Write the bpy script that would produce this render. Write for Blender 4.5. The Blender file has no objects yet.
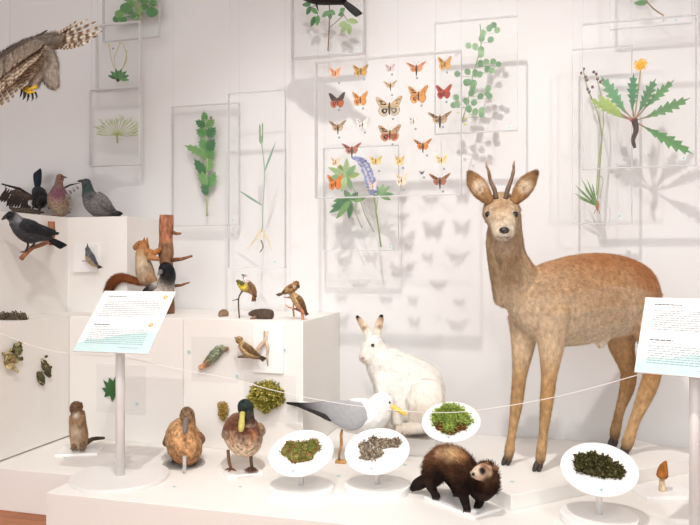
import bpy, bmesh, math, random
import numpy as np
from mathutils import Vector, noise
C = bpy.context.scene.collection
TH = math.radians(15.4); FL = 690.0; CZ = 0.90
SN, CS = math.sin(TH), math.cos(TH)
PZ = 0.153          # platform top
rnd = random.Random(7)

# ------------------------------------------------------------------ geometry helpers
def ray(x, y):
    s = (x-350)/FL; v = -(y-262.5)/FL
    return Vector((-SN+CS*s, CS+SN*s, v))
def at(x, y, Y):
    d = ray(x, y); t = Y/d.y
    return Vector((d.x*t, Y, CZ+d.z*t))
def atz(x, y, Z):
    d = ray(x, y); t = (Z-CZ)/d.z
    return Vector((d.x*t, d.y*t, Z))
def atx(x, y, X):
    d = ray(x, y); t = X/d.x
    return Vector((X, d.y*t, CZ+d.z*t))
def mpp(x, Y): return Y/ray(x, 0).y/FL
def lin(c):
    r = []
    for v in c[:3]:
        v = v/255.0
        r.append(v/12.92 if v <= 0.04045 else ((v+0.055)/1.055)**2.4)
    return r
WLOC = {}
def wloc(o): return WLOC[o.name]
def link(name, me, m, parent=None, base=None, smooth=True):
    """me is a bmesh or a mesh in world coordinates; linked as one mesh object"""
    if isinstance(me, bmesh.types.BMesh):
        bm = me; me = bpy.data.meshes.new(name); bm.to_mesh(me); bm.free()
    n = len(me.vertices); co = np.empty(n*3, 'f'); me.vertices.foreach_get('co', co); co = co.reshape(-1, 3)
    o = bpy.data.objects.new(name, me); C.objects.link(o)
    if parent is not None:
        loc = wloc(parent); o.parent = parent
        WLOC[o.name] = loc
    else:
        if base is None:
            mn, mx = co.min(0), co.max(0); base = Vector(((mn[0]+mx[0])/2, (mn[1]+mx[1])/2, mn[2]))
        loc = Vector(base); o.location = loc; WLOC[o.name] = loc
    co = co-np.array(loc, 'f'); me.vertices.foreach_set('co', co.ravel())
    if smooth: me.polygons.foreach_set('use_smooth', [True]*len(me.polygons))
    me.update()
    if m: me.materials.append(m)
    return o
def empty(name, loc):
    o = bpy.data.objects.new(name, None); C.objects.link(o); o.location = loc; WLOC[o.name] = Vector(loc); o.empty_display_size = .05
    return o
def T(o, label, cat, group=None):
    o['label'] = label; o['category'] = cat
    if group: o['group'] = group
    return o
def struct(name, me, m, smooth=False):
    o = link(name, me, m, base=(0, 0, 0), smooth=smooth); o['kind'] = 'structure'; return o

class MB:
    def __init__(s, col=(200, 200, 200)):
        s.bm = bmesh.new(); s.cl = s.bm.verts.layers.float_color.new('Col'); s.col = lin(col)
    def c(s, col): s.col = lin(col); return s
    def v(s, p, k=1.0, col=None):
        q = s.bm.verts.new(p); c = s.col if col is None else col
        q[s.cl] = (c[0]*k, c[1]*k, c[2]*k, 1); return q
    def f(s, vs):
        try: s.bm.faces.new(vs)
        except ValueError: pass
    def box(s, x0, x1, y0, y1, z0, z1, bev=0.0):
        vs = [s.v((x, y, z)) for x in (x0, x1) for y in (y0, y1) for z in (z0, z1)]
        fs = [(0,1,3,2),(4,6,7,5),(0,4,5,1),(2,3,7,6),(0,2,6,4),(1,5,7,3)]
        fa = [s.bm.faces.new([vs[i] for i in q]) for q in fs]
        if bev:
            es = list({e for q in fa for e in q.edges})
            bmesh.ops.bevel(s.bm, geom=es, offset=bev, segments=2, affect='EDGES', profile=.5)
        return s
    def prism(s, pts, z0, z1, bev=0):
        n = len(pts)
        a = [s.v((p[0], p[1], z0)) for p in pts]; b = [s.v((p[0], p[1], z1)) for p in pts]
        fa = [s.bm.faces.new(b), s.bm.faces.new(a[::-1])]
        for i in range(n): fa.append(s.bm.faces.new((a[i], a[(i+1) % n], b[(i+1) % n], b[i])))
        if bev:
            es = list({e for q in fa for e in q.edges})
            bmesh.ops.bevel(s.bm, geom=es, offset=bev, segments=2, affect='EDGES', profile=.5)
        return s
    def tube(s, pts, rad, n=8, cap=True, cols=None):
        pts = [Vector(p) for p in pts]
        if not hasattr(rad, '__len__'): rad = [rad]*len(pts)
        rings = []; up = None
        for i, p in enumerate(pts):
            t = (pts[min(i+1, len(pts)-1)]-pts[max(i-1, 0)])
            t = t.normalized() if t.length > 1e-9 else Vector((0, 0, 1))
            if up is None: up = t.orthogonal().normalized()
            up = (up-t*up.dot(t)); up = up.normalized() if up.length > 1e-6 else t.orthogonal().normalized()
            sd = t.cross(up); cc = lin(cols[i]) if cols else None
            rings.append([s.v(p+(up*math.cos(a)+sd*math.sin(a))*rad[i], col=cc) for a in [2*math.pi*k/n for k in range(n)]])
        for a, b in zip(rings, rings[1:]):
            for k in range(n): s.f((a[k], a[(k+1) % n], b[(k+1) % n], b[k]))
        if cap: s.f(rings[0][::-1]); s.f(rings[-1])
        return s
    def ball(s, p, r, n=10, sc=(1, 1, 1)):
        p = Vector(p); rr = []
        for i in range(1, n//2+1):
            th = math.pi*i/(n//2+1)
            rr.append([s.v(p+Vector((r*math.sin(th)*math.cos(a)*sc[0], r*math.sin(th)*math.sin(a)*sc[1], r*math.cos(th)*sc[2]))) for a in [2*math.pi*k/n for k in range(n)]])
        t = s.v(p+Vector((0, 0, r*sc[2]))); b = s.v(p-Vector((0, 0, r*sc[2])))
        for k in range(n): s.f((t, rr[0][k], rr[0][(k+1) % n])); s.f((b, rr[-1][(k+1) % n], rr[-1][k]))
        for a, c2 in zip(rr, rr[1:]):
            for k in range(n): s.f((a[k], c2[k], c2[(k+1) % n], a[(k+1) % n]))
        return s
    def disc(s, c, r, h, nrm=(0, 0, 1), n=48, bev=True):
        """round plate of thickness h whose top centre is c"""
        c = Vector(c); nn = Vector(nrm).normalized(); u = Vector((1, 0, 0)); u = (u-nn*u.dot(nn)).normalized(); w = nn.cross(u)
        prof = [(r-.0015, 0), (r, -.0015), (r, -h+.0015), (r-.0015, -h)] if bev else [(r, 0), (r, -h)]
        rings = [[s.v(c+nn*z+(u*math.cos(a)+w*math.sin(a))*q) for a in [2*math.pi*k/n for k in range(n)]] for q, z in prof]
        for a, b in zip(rings, rings[1:]):
            for k in range(n): s.f((a[k], b[k], b[(k+1) % n], a[(k+1) % n]))
        s.f(rings[0]); s.f(rings[-1][::-1]); return s
    def leaf(s, b, t, w, Y, kind='e', n=9, fold=.12, var=.12, lift=None):
        """a leaf in the plane Y from pixel b to pixel t; w is its half width in pixels"""
        bx, by = b; tx, ty = t; L = math.hypot(tx-bx, ty-by) or 1; dx, dy = (tx-bx)/L, (ty-by)/L; px, py = -dy, dx
        k0 = 1+rnd.uniform(-var, var); lift = rnd.uniform(-.3, .3) if lift is None else lift; m = mpp(bx, Y)
        if kind == 'd': n = 13
        prev = None
        for i in range(n+1):
            u = i/n
            if kind == 'e': q = math.sin(math.pi*min(1, u**.85))**.8 if 0 < u < 1 else 0
            elif kind == 'r': q = math.sqrt(max(0, 1-(2*u-1)**2))
            elif kind == 'd': q = (0.12+.9*math.sin(math.pi*u**1.2)**.9)*(1.0 if i % 2 else .42) if 0 < u < 1 else 0
            elif kind == 't': q = math.sin(math.pi*u**.8)**.7*(1.0 if i % 2 else .72) if 0 < u < 1 else 0
            else: q = (1-u)**.5*min(1, u*6)
            back = -1.2/n*L if (kind in 'dt' and i % 2) else 0
            z = Y-lift*m*L*.2*math.sin(math.pi*u)
            cx, cy = bx+dx*L*u, by+dy*L*u
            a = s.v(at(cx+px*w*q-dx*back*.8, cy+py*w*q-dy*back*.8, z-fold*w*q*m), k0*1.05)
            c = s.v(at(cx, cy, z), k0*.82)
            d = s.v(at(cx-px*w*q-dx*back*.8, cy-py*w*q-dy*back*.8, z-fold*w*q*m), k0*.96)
            if prev: s.f((prev[0], a, c, prev[1])); s.f((prev[1], c, d, prev[2]))
            prev = (a, c, d)
        return s
    def stem(s, pts, r, Y, r1=None, n=6):
        pts = cr([(p[0], p[1]) for p in pts], 5); m = mpp(pts[0][0], Y); r1 = r if r1 is None else r1; k = len(pts)-1
        return s.tube([at(p[0], p[1], Y) for p in pts], [m*(r+(r1-r)*i/k) for i in range(k+1)], n)
    def feather(s, b, t, w, c1, c2=None, bars=0, droop=0, n=12, side=None):
        """one feather from world point b to t, half width w, optional crossbars"""
        b, t = Vector(b), Vector(t); ax = t-b; L = ax.length; ax.normalize()
        sd = Vector(side) if side else ax.cross(Vector((0, 1, 0)))
        sd = (sd-ax*sd.dot(ax)).normalized(); nn = ax.cross(sd); prev = None; a1 = lin(c1); a2 = lin(c2 or c1); k0 = rnd.uniform(.85, 1.12)
        for i in range(n+1):
            u = i/n; q = (min(1, .35+u*1.6))*(max(0, 1-u**5))**.6
            p = b+ax*L*u+nn*droop*L*u*u
            if bars: k = 1.0 if int(u*bars*2+.3) % 2 else 0.0
            else: k = u*u
            cc = [(x*(1-k)+y*k)*k0 for x, y in zip(a1, a2)]
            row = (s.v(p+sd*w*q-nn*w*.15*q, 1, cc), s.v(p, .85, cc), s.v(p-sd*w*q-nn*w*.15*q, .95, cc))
            if prev: s.f((prev[0], row[0], row[1], prev[1])); s.f((prev[1], row[1], row[2], prev[2]))
            prev = row
        return s

def cr(P, k):
    """Catmull-Rom through tuples of any length"""
    if len(P) < 3:
        return [tuple(a+(b-a)*i/k for a, b in zip(P[0], P[1])) for i in range(k+1)]
    out = []
    for i in range(len(P)-1):
        p0 = P[max(i-1, 0)]; p1 = P[i]; p2 = P[i+1]; p3 = P[min(i+2, len(P)-1)]
        for j in range(k):
            t = j/k
            out.append(tuple(.5*(2*b+(c-a)*t+(2*a-5*b+4*c-d)*t*t+(3*b-a-3*c+d)*t**3) for a, b, c, d in zip(p0, p1, p2, p3)))
    out.append(tuple(P[-1])); return out

# ------------------------------------------------------------------ materials
def newmat(name):
    m = bpy.data.materials.new(name); m.use_nodes = True; nt = m.node_tree; nt.nodes.clear()
    return m, nt, nt.nodes.new('ShaderNodeOutputMaterial')
def pmat(name, col, rough=.5, metal=0, spec=.5, bump=0, bscale=200, var=0, vscale=8, coat=0):
    m, nt, out = newmat(name); N = nt.nodes; Lk = nt.links
    p = N.new('ShaderNodeBsdfPrincipled'); Lk.new(p.outputs[0], out.inputs[0])
    c = lin(col); p.inputs['Roughness'].default_value = rough; p.inputs['Metallic'].default_value = metal
    p.inputs['Specular IOR Level'].default_value = spec; p.inputs['Coat Weight'].default_value = coat
    tc = N.new('ShaderNodeTexCoord'); nz = N.new('ShaderNodeTexNoise'); nz.inputs['Scale'].default_value = vscale; nz.inputs['Detail'].default_value = 4
    Lk.new(tc.outputs['Object'], nz.inputs['Vector'])
    mx = N.new('ShaderNodeMix'); mx.data_type = 'RGBA'
    mx.inputs['A'].default_value = (*[v*(1-var) for v in c], 1); mx.inputs['B'].default_value = (*[min(1, v*(1+var)) for v in c], 1)
    Lk.new(nz.outputs[0], mx.inputs['Factor']); Lk.new(mx.outputs['Result'], p.inputs['Base Color'])
    if bump:
        n2 = N.new('ShaderNodeTexNoise'); n2.inputs['Scale'].default_value = bscale; Lk.new(tc.outputs['Object'], n2.inputs['Vector'])
        b = N.new('ShaderNodeBump'); b.inputs['Strength'].default_value = bump; b.inputs['Distance'].default_value = .002
        Lk.new(n2.outputs[0], b.inputs['Height']); Lk.new(b.outputs[0], p.inputs['Normal'])
    return m
def vmat(name, rough=.75, scale=120, lo=.7, hi=1.25, bump=.35, spec=.25, stretch=(1, 1, 1), sheen=0):
    m, nt, out = newmat(name); N = nt.nodes; Lk = nt.links
    p = N.new('ShaderNodeBsdfPrincipled'); Lk.new(p.outputs[0], out.inputs[0])
    p.inputs['Roughness'].default_value = rough; p.inputs['Specular IOR Level'].default_value = spec; p.inputs['Sheen Weight'].default_value = sheen
    at_ = N.new('ShaderNodeAttribute'); at_.attribute_name = 'Col'
    tc = N.new('ShaderNodeTexCoord'); mp = N.new('ShaderNodeMapping'); mp.inputs['Scale'].default_value = stretch
    nz = N.new('ShaderNodeTexNoise'); nz.inputs['Scale'].default_value = scale; nz.inputs['Detail'].default_value = 5
    Lk.new(tc.outputs['Object'], mp.inputs[0]); Lk.new(mp.outputs[0], nz.inputs['Vector'])
    mr = N.new('ShaderNodeMapRange'); mr.inputs['From Min'].default_value = .3; mr.inputs['From Max'].default_value = .7
    mr.inputs['To Min'].default_value = lo; mr.inputs['To Max'].default_value = hi; Lk.new(nz.outputs[0], mr.inputs[0])
    vm = N.new('ShaderNodeVectorMath'); vm.operation = 'SCALE'; Lk.new(at_.outputs['Color'], vm.inputs[0]); Lk.new(mr.outputs[0], vm.inputs['Scale'])
    Lk.new(vm.outputs[0], p.inputs['Base Color'])
    b = N.new('ShaderNodeBump'); b.inputs['Strength'].default_value = bump; b.inputs['Distance'].default_value = .003
    Lk.new(nz.outputs[0], b.inputs['Height']); Lk.new(b.outputs[0], p.inputs['Normal'])
    return m
def acrylic(name, tint, white, gloss, rough=.03):
    m, nt, out = newmat(name); N = nt.nodes; Lk = nt.links
    t = N.new('ShaderNodeBsdfTransparent'); t.inputs[0].default_value = (*tint, 1)
    d = N.new('ShaderNodeBsdfDiffuse'); d.inputs[0].default_value = (.9, .9, .9, 1)
    g = N.new('ShaderNodeBsdfGlossy'); g.inputs['Roughness'].default_value = rough
    a = N.new('ShaderNodeMixShader'); a.inputs[0].default_value = white; Lk.new(t.outputs[0], a.inputs[1]); Lk.new(d.outputs[0], a.inputs[2])
    tr = N.new('ShaderNodeBsdfTranslucent'); tr.inputs[0].default_value = (.95, .95, .95, 1); dm = N.new('ShaderNodeMixShader'); dm.inputs[0].default_value = .5
    Lk.new(d.outputs[0], dm.inputs[1]); Lk.new(tr.outputs[0], dm.inputs[2]); Lk.new(dm.outputs[0], a.inputs[2])
    b = N.new('ShaderNodeMixShader'); b.inputs[0].default_value = gloss; Lk.new(a.outputs[0], b.inputs[1]); Lk.new(g.outputs[0], b.inputs[2])
    Lk.new(b.outputs[0], out.inputs[0]); return m
def wood_floor():
    m, nt, out = newmat('oak_floor'); N = nt.nodes; Lk = nt.links
    p = N.new('ShaderNodeBsdfPrincipled'); Lk.new(p.outputs[0], out.inputs[0]); p.inputs['Roughness'].default_value = .4
    tc = N.new('ShaderNodeTexCoord'); br = N.new('ShaderNodeTexBrick'); br.inputs['Scale'].default_value = 1
    br.inputs['Brick Width'].default_value = .6; br.inputs['Row Height'].default_value = .07; br.inputs['Mortar Size'].default_value = .0012
    br.inputs['Color1'].default_value = (*lin((186, 116, 62)), 1); br.inputs['Color2'].default_value = (*lin((150, 84, 40)), 1); br.inputs['Mortar'].default_value = (*lin((80, 48, 28)), 1)
    Lk.new(tc.outputs['Object'], br.inputs[0])
    mp = N.new('ShaderNodeMapping'); mp.inputs['Scale'].default_value = (3, 50, 1); nz = N.new('ShaderNodeTexNoise'); nz.inputs['Scale'].default_value = 2; nz.inputs['Detail'].default_value = 6
    Lk.new(tc.outputs['Object'], mp.inputs[0]); Lk.new(mp.outputs[0], nz.inputs['Vector'])
    mr = N.new('ShaderNodeMapRange'); mr.inputs['To Min'].default_value = .6; mr.inputs['To Max'].default_value = 1.35; Lk.new(nz.outputs[0], mr.inputs[0])
    vm = N.new('ShaderNodeVectorMath'); vm.operation = 'SCALE'; Lk.new(br.outputs[0], vm.inputs[0]); Lk.new(mr.outputs[0], vm.inputs['Scale']); Lk.new(vm.outputs[0], p.inputs['Base Color'])
    return m
M_wall = pmat('white_wall_paint', (229, 227, 226), .85, var=.012, vscale=1.2, spec=.2)
M_white = pmat('white_display_board', (240, 236, 231), .55, var=.008, vscale=2, spec=.3)
M_plate = pmat('white_satin_plate', (246, 244, 242), .3, spec=.4)
M_pole = pmat('white_enamel', (232, 229, 226), .35)
M_fur = vmat('short_fur', .8, 70, .7, 1.25, .3, .15, (1, 1, .6))
M_feather = vmat('feathers', .6, 110, .55, 1.4, .4, .25)
M_white_fur = vmat('white_fur', .9, 60, .93, 1.05, .2, .1)
M_white_strand = vmat('white_fur_strands', .85, 40, .92, 1.06, .0, .1)
def scallop(name, scale, lo, hi):
    m = vmat(name, .65, 60, lo, hi, .3, .2); nt = m.node_tree; N = nt.nodes; Lk = nt.links
    vm = [n for n in N if n.bl_idname == 'ShaderNodeVectorMath'][0]; mp = [n for n in N if n.bl_idname == 'ShaderNodeMapping'][0]
    vo = N.new('ShaderNodeTexVoronoi'); vo.inputs['Scale'].default_value = scale; m2 = N.new('ShaderNodeMapping'); m2.inputs['Scale'].default_value = (1, 1, .7)
    Lk.new(mp.outputs[0], m2.inputs[0]); Lk.new(m2.outputs[0], vo.inputs['Vector'])
    r = N.new('ShaderNodeMapRange'); r.inputs['From Max'].default_value = .75; r.inputs['To Min'].default_value = .42; r.inputs['To Max'].default_value = 1.55; Lk.new(vo.outputs[0], r.inputs[0])
    v2 = N.new('ShaderNodeVectorMath'); v2.operation = 'SCALE'; Lk.new(vm.outputs[0], v2.inputs[0]); Lk.new(r.outputs[0], v2.inputs['Scale'])
    p = [n for n in N if n.bl_idname == 'ShaderNodeBsdfPrincipled'][0]; Lk.new(v2.outputs[0], p.inputs['Base Color']); return m
M_scallop = scallop('scalloped_feathers', 75, .8, 1.2)
M_streak = scallop('streaked_feathers', 190, .8, 1.2)
M_strand = vmat('fur_strands', .8, 60, .7, 1.25, .0, .12)
M_plant = vmat('pressed_plant', .6, 150, .9, 1.2, .2, .3)
M_moss = vmat('moss', .9, 110, .75, 1.5, .4, .1)
M_lichen = vmat('lichen', .95, 130, .6, 1.5, .6, .1)
M_bark = vmat('bark', .85, 70, .5, 1.4, .8, .15, (1, 1, .5))
M_wing = vmat('butterfly_wing', .6, 260, .6, 1.3, .1, .2)
M_eye = pmat('glass_eye', (12, 10, 9), .06, spec=.8)
M_horn = vmat('horn', .4, 200, .85, 1.15, .1, .5)
M_sheet = acrylic('clear_acrylic', (.99, .99, .99), .012, .014)
M_rim = acrylic('acrylic_edge', (.9, .9, .9), .55, .06)
M_edge = acrylic('white_acrylic_edge', (.95, .95, .95), .9, .08)
M_thread = acrylic('nylon_thread', (.9, .9, .9), .3, .05)
M_base = acrylic('frosted_acrylic', (.96, .96, .96), .35, .05)
M_sticker = pmat('pale_teal_sticker', (212, 226, 226), .5)
M_dot = pmat('grey_dot', (130, 146, 148), .5)
M_cord = pmat('white_cord', (238, 234, 228), .6)
M_vc = vmat('painted', .5, 60, .97, 1.03, .0, .3)
M_floor = wood_floor()

# ------------------------------------------------------------------ creature builder
from mathutils.bvhtree import BVHTree
BV = {}
def hit(bv, x, y):
    d = ray(x, y).normalized(); h = bv.ray_cast(Vector((0, 0, CZ)), d); return h[0]

def K(c, *j, under=None, cap=.7): return dict(c=c, j=j, under=under, cap=cap)
def build_chains(chains, Y):
    bm = bmesh.new(); S = []
    for ch in chains:
        jj = []; cc = ch['c']
        for i, q in enumerate(ch['j']):
            x, y, d, ra = q[:4]; rb = q[4] if len(q) > 4 else ra
            p = at(x, y, Y+d); m = mpp(x, Y+d); col = lin(cc[i] if isinstance(cc, list) else cc)
            jj.append((p.x, p.y, p.z, ra*m, rb*m, *col))
        R = cr(jj, 6); n = 14; rings = []; pa = None
        P = [Vector(r[:3]) for r in R]
        tan = [(P[min(i+1, len(P)-1)]-P[max(i-1, 0)]).normalized() for i in range(len(P))]
        und = lin(ch['under']) if ch['under'] else None
        for i, r in enumerate(R):
            S.append((*P[i], max(.001, min(r[3], r[4])*.5+max(r[3], r[4])*.5), *r[5:8], *tan[i], *(und or r[5:8])))
        def ring(p, t, ra, rb):
            nonlocal pa
            a = t.cross(Vector((0, 1, 0)))
            if a.length < .35: a = (pa if pa is not None else Vector((1, 0, 0))); a = a-t*a.dot(t)
            if a.length < 1e-4: a = t.orthogonal()
            a.normalize()
            if pa is not None and a.dot(pa) < 0: a = -a
            pa = a; b = t.cross(a)
            rings.append([bm.verts.new(p+a*ra*math.cos(k)+b*rb*math.sin(k)) for k in [2*math.pi*q/n for q in range(n)]])
        cap = ch['cap']
        for e in (1.35, .9, .45):
            r = R[0]; mnr = min(r[3], r[4])*cap; ring(P[0]-tan[0]*mnr*math.sin(e), tan[0], r[3]*math.cos(e), r[4]*math.cos(e))
        for i, r in enumerate(R): ring(P[i], tan[i], max(1e-4, r[3]), max(1e-4, r[4]))
        for e in (.45, .9, 1.35):
            r = R[-1]; mnr = min(r[3], r[4])*cap; ring(P[-1]+tan[-1]*mnr*math.sin(e), tan[-1], r[3]*math.cos(e), r[4]*math.cos(e))
        for a, b in zip(rings, rings[1:]):
            for k in range(n):
                try: bm.faces.new((a[k], a[(k+1) % n], b[(k+1) % n], b[k]))
                except ValueError: pass
        bm.faces.new(rings[0][::-1]); bm.faces.new(rings[-1])
    bmesh.ops.recalc_face_normals(bm, faces=bm.faces)
    return bm, np.array(S)
def skin(name, chains, Y, mat, vox=.004, sm=3, parent=None, stamps=(), lump=0, lscale=60, cvar=0, cscale=30, base=None, gain=(1, 1, 1)):
    bm, S = build_chains(chains, Y)
    me = bpy.data.meshes.new('tmp'); bm.to_mesh(me); bm.free()
    o = bpy.data.objects.new('tmp', me); C.objects.link(o)
    r = o.modifiers.new('r', 'REMESH'); r.mode = 'VOXEL'; r.voxel_size = vox
    s = o.modifiers.new('s', 'SMOOTH'); s.iterations = sm; s.factor = .5
    dg = bpy.context.evaluated_depsgraph_get(); dg.update()
    me2 = bpy.data.meshes.new_from_object(o.evaluated_get(dg)); bpy.data.objects.remove(o); bpy.data.meshes.remove(me)
    n = len(me2.vertices); co = np.empty(n*3); me2.vertices.foreach_get('co', co); co = co.reshape(-1, 3)
    no = np.array([v.normal[:] for v in me2.vertices]).reshape(-1, 3)
    if lump:
        dsp = np.array([noise.noise(Vector(c)*lscale)+.5*noise.noise(Vector(c)*lscale*2.3) for c in co]); co = co+no*dsp[:, None]*lump
        me2.vertices.foreach_set('co', co.ravel())
    col = np.empty((n, 4)); col[:, 3] = 1; tg = np.empty((n, 3))
    for i0 in range(0, n, 4000):
        c = co[i0:i0+4000]; d = np.linalg.norm(c[:, None, :]-S[None, :, :3], axis=2)/S[None, :, 3]
        w = np.exp(-((d-d.min(1)[:, None])*5.0)); w /= w.sum(1)[:, None]
        top = w@S[:, 4:7]; un = w@S[:, 10:13]
        k = np.clip(.5-no[i0:i0+4000, 2:3]*1.1-.15, 0, 1)
        col[i0:i0+4000, :3] = top*(1-k)+un*k; tg[i0:i0+4000] = w@S[:, 7:10]
    bv = BVHTree.FromPolygons([tuple(c) for c in co], [tuple(p.vertices) for p in me2.polygons])
    for st in stamps:
        x, y, d, rr, cc = st[:5]; soft = st[5] if len(st) > 5 else .5; amt = st[6] if len(st) > 6 else 1
        hp = hit(bv, x, y); p = np.array(hp if hp is not None else at(x, y, Y+d)); R_ = rr*mpp(x, Y+d); q = np.linalg.norm(co-p, axis=1)/R_
        k = np.clip((1-q)/soft, 0, 1)[:, None]*amt; col[:, :3] = col[:, :3]*(1-k)+np.array(lin(cc))*k
    if cvar:
        z = np.array([noise.noise(Vector(c)*cscale) for c in co]); col[:, :3] *= (1+z*cvar)[:, None]
    col[:, :3] *= np.array(gain)
    at_ = me2.color_attributes.new('Col', 'FLOAT_COLOR', 'POINT'); at_.data.foreach_set('color', np.clip(col, 0, 1).ravel().astype('f'))
    me2.materials.clear(); o = link(name, me2, mat, parent, base); BV[o.name] = bv
    o_data = (co, no, tg, col)
    return o, o_data
def fur(parent, data, n, L, w, lift=.5, var=.2, name='fur', keep=None, seed=1, mat=None):
    co, no, tg, col = data; rs = np.random.RandomState(seed); idx = rs.randint(0, len(co), n)
    if keep is not None: idx = idx[keep(co[idx])]
    n = len(idx); N = no[idx]; Tn = tg[idx]; Tn = Tn-N*(Tn*N).sum(1)[:, None]; ln = np.linalg.norm(Tn, axis=1)[:, None]; Tn = Tn/np.maximum(ln, 1e-6)
    D = Tn*(1-lift)+N*lift+rs.normal(0, .16, (n, 3)); D /= np.linalg.norm(D, axis=1)[:, None]
    Sd = np.cross(D, N); Sd /= np.maximum(np.linalg.norm(Sd, axis=1)[:, None], 1e-6)
    Lr = L*rs.uniform(.6, 1.2, (n, 1)); b = co[idx]-N*.001
    mid = b+D*Lr*.55+N*L*.06; tip = b+D*Lr-N*L*.08
    V = np.concatenate([b-Sd*w, b+Sd*w, mid+Sd*w*.7, mid-Sd*w*.7, tip], 0)
    i = np.arange(n); F = [(a, a+n, a+2*n, a+3*n) for a in i]+[(a+3*n, a+2*n, a+4*n) for a in i]
    me = bpy.data.meshes.new('fur'); me.from_pydata(V.tolist(), [], [tuple(map(int, f)) for f in F])
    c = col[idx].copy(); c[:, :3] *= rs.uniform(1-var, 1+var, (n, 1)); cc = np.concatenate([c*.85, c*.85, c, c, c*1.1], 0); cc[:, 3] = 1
    a = me.color_attributes.new('Col', 'FLOAT_COLOR', 'POINT'); a.data.foreach_set('color', np.clip(cc, 0, 1).ravel().astype('f'))
    o = link(name, me, mat or M_strand, parent, smooth=False); o['kind'] = 'stuff'; return o
def eye(parent, x, y, Y, r, col=None):
    p = hit(BV[parent.name], x, y); p = at(x, y, Y) if p is None else p+(p-Vector((0, 0, CZ))).normalized()*r*mpp(x, Y)*.35
    b = MB(); b.ball(p, r*mpp(x, Y), 12); return link('eye', b.bm, M_eye, parent)
def cone(parent, name, pts, Y, col, mat=None, n=10):
    """tapered piece through (x, y, dY, r) joints"""
    b = MB(col); R = cr([tuple(p) for p in pts], 5)
    b.tube([at(p[0], p[1], Y+p[2]) for p in R], [max(.0002, p[3]*mpp(p[0], Y+p[2])) for p in R], n); return link(name, b.bm, mat or M_horn, parent)
def bleg(parent, pts, Y, r, col, toes=((-5, 1.5), (-3, 3), (3, 3)), tr=.6, web=False):
    b = MB(col); R = cr([tuple(p) for p in pts], 4); b.tube([at(p[0], p[1], Y+p[2]) for p in R], r*mpp(pts[0][0], Y), 7)
    x, y, d = pts[-1]; e = at(x, y, Y+d); m = mpp(x, Y); tips = []
    for i, (tx, tf) in enumerate(toes):
        t = e+Vector((tx*m, -tf*m, -r*m*.4)); tips.append(t); b.tube([e, (e+t)/2+Vector((0, 0, .5*r*m)), t], [tr*r*m, tr*r*m*.9, tr*r*m*.4], 6)
    if web:
        for k in (0, .15*m):
            vs = [b.v(p+Vector((0, 0, k))) for p in [e]+tips]
            b.f(vs)
    return link('leg', b.bm, M_horn, parent)

# ------------------------------------------------------------------ the setting
b = MB(); b.box(-4.2, 4.2, -3, 3.1, -.05, 0); struct('floor', b.bm, M_floor)
b = MB(); b.box(-4.2, 4.2, 3.04, 3.14, 0, 3.3); struct('wall_back', b.bm, M_wall)
b = MB(); b.box(-4.2, 4.2, -3, 3.14, 3.3, 3.36); struct('ceiling', b.bm, M_wall)
b = MB(); b.box(-4.3, -4.2, -3, 3.14, 0, 3.3); struct('wall_left', b.bm, M_wall)
b = MB(); b.box(4.2, 4.3, -3, 3.14, 0, 3.3); struct('wall_right', b.bm, M_wall)
def board(name, label, pts, z0, z1, bev=.002, gap=0):
    b = MB(); b.prism(pts, z0+gap, z1, bev)
    if gap:
        cx = sum(p[0] for p in pts)/len(pts); cy = sum(p[1] for p in pts)/len(pts); b.prism([(p[0]+(.02 if p[0] < cx else -.02), p[1]+(.02 if p[1] < cy else -.02)) for p in pts], z0, z0+gap+.001)
    return T(link(name, b.bm, M_white, smooth=False), label, 'display platform')
board('display_platform', 'large low white platform carrying the deer, ducks and round dishes', [(-1.547, 1.898), (1.9, 1.898), (1.9, 3.038), (-1.545, 3.038)][:2]+[(1.9, 2.529), (1.9, 3.038), (-.884, 3.038), (-.884, 2.529), (-1.547, 2.529)], 0, PZ)
board('display_platform', 'low white platform step in the left corner under the small ground squirrel', [(-2.8, 2.08), (-1.549, 2.08), (-1.549, 2.529), (-1.9465, 2.529), (-1.9465, 3.0), (-2.8, 3.0)], 0, PZ)
board('display_block', 'tall white corner block at far left with lichens on its side', [(-2.8, 2.082), (-1.9475, 2.082), (-1.9475, 3.038), (-2.8, 3.038)], PZ, .672, gap=.005)
board('display_block', 'white waist high block with maple leaf, left of the seam', [(-1.9455, 2.531), (-1.4038, 2.531), (-1.4038, 3.038), (-1.9455, 3.038)], 0, .672)
board('display_block', 'white waist high block carrying small perched birds and mole', [(-1.4022, 2.531), (-.886, 2.531), (-.886, 3.038), (-1.4022, 3.038)], 0, .672)
board('display_block', 'topmost white stepped block under the two pigeons and magpie', [(-2.8, 2.082), (-2.097, 2.082), (-2.097, 2.72), (-1.788, 2.72), (-1.788, 3.038), (-2.8, 3.038)], .672, 1.108)
# deer plinth
cx, cy = -.084, 2.127; u = Vector((.731, .682)); w = Vector((-.682, .731))
pl = [(cx, cy), (cx+u.x*.88, cy+u.y*.88), (cx+u.x*.88+w.x*.285, cy+u.y*.88+w.y*.285), (cx+w.x*.285, cy+w.y*.285)]
board('deer_plinth', 'flat white plinth turned cornerwise under the roe deer', pl, PZ, .2)
def slab(label, c, sx, sy, rot, z0, h, mat=M_plate, name='display_plate'):
    a = math.radians(rot); P_ = [(c[0]+x*math.cos(a)-y*math.sin(a), c[1]+x*math.sin(a)+y*math.cos(a)) for x, y in ((-sx, -sy), (sx, -sy), (sx, sy), (-sx, sy))]
    b = MB(); b.prism(P_, z0, z0+h, min(.0015, h*.3)); return T(link(name, b.bm, mat, smooth=False), label, 'plate')

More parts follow.
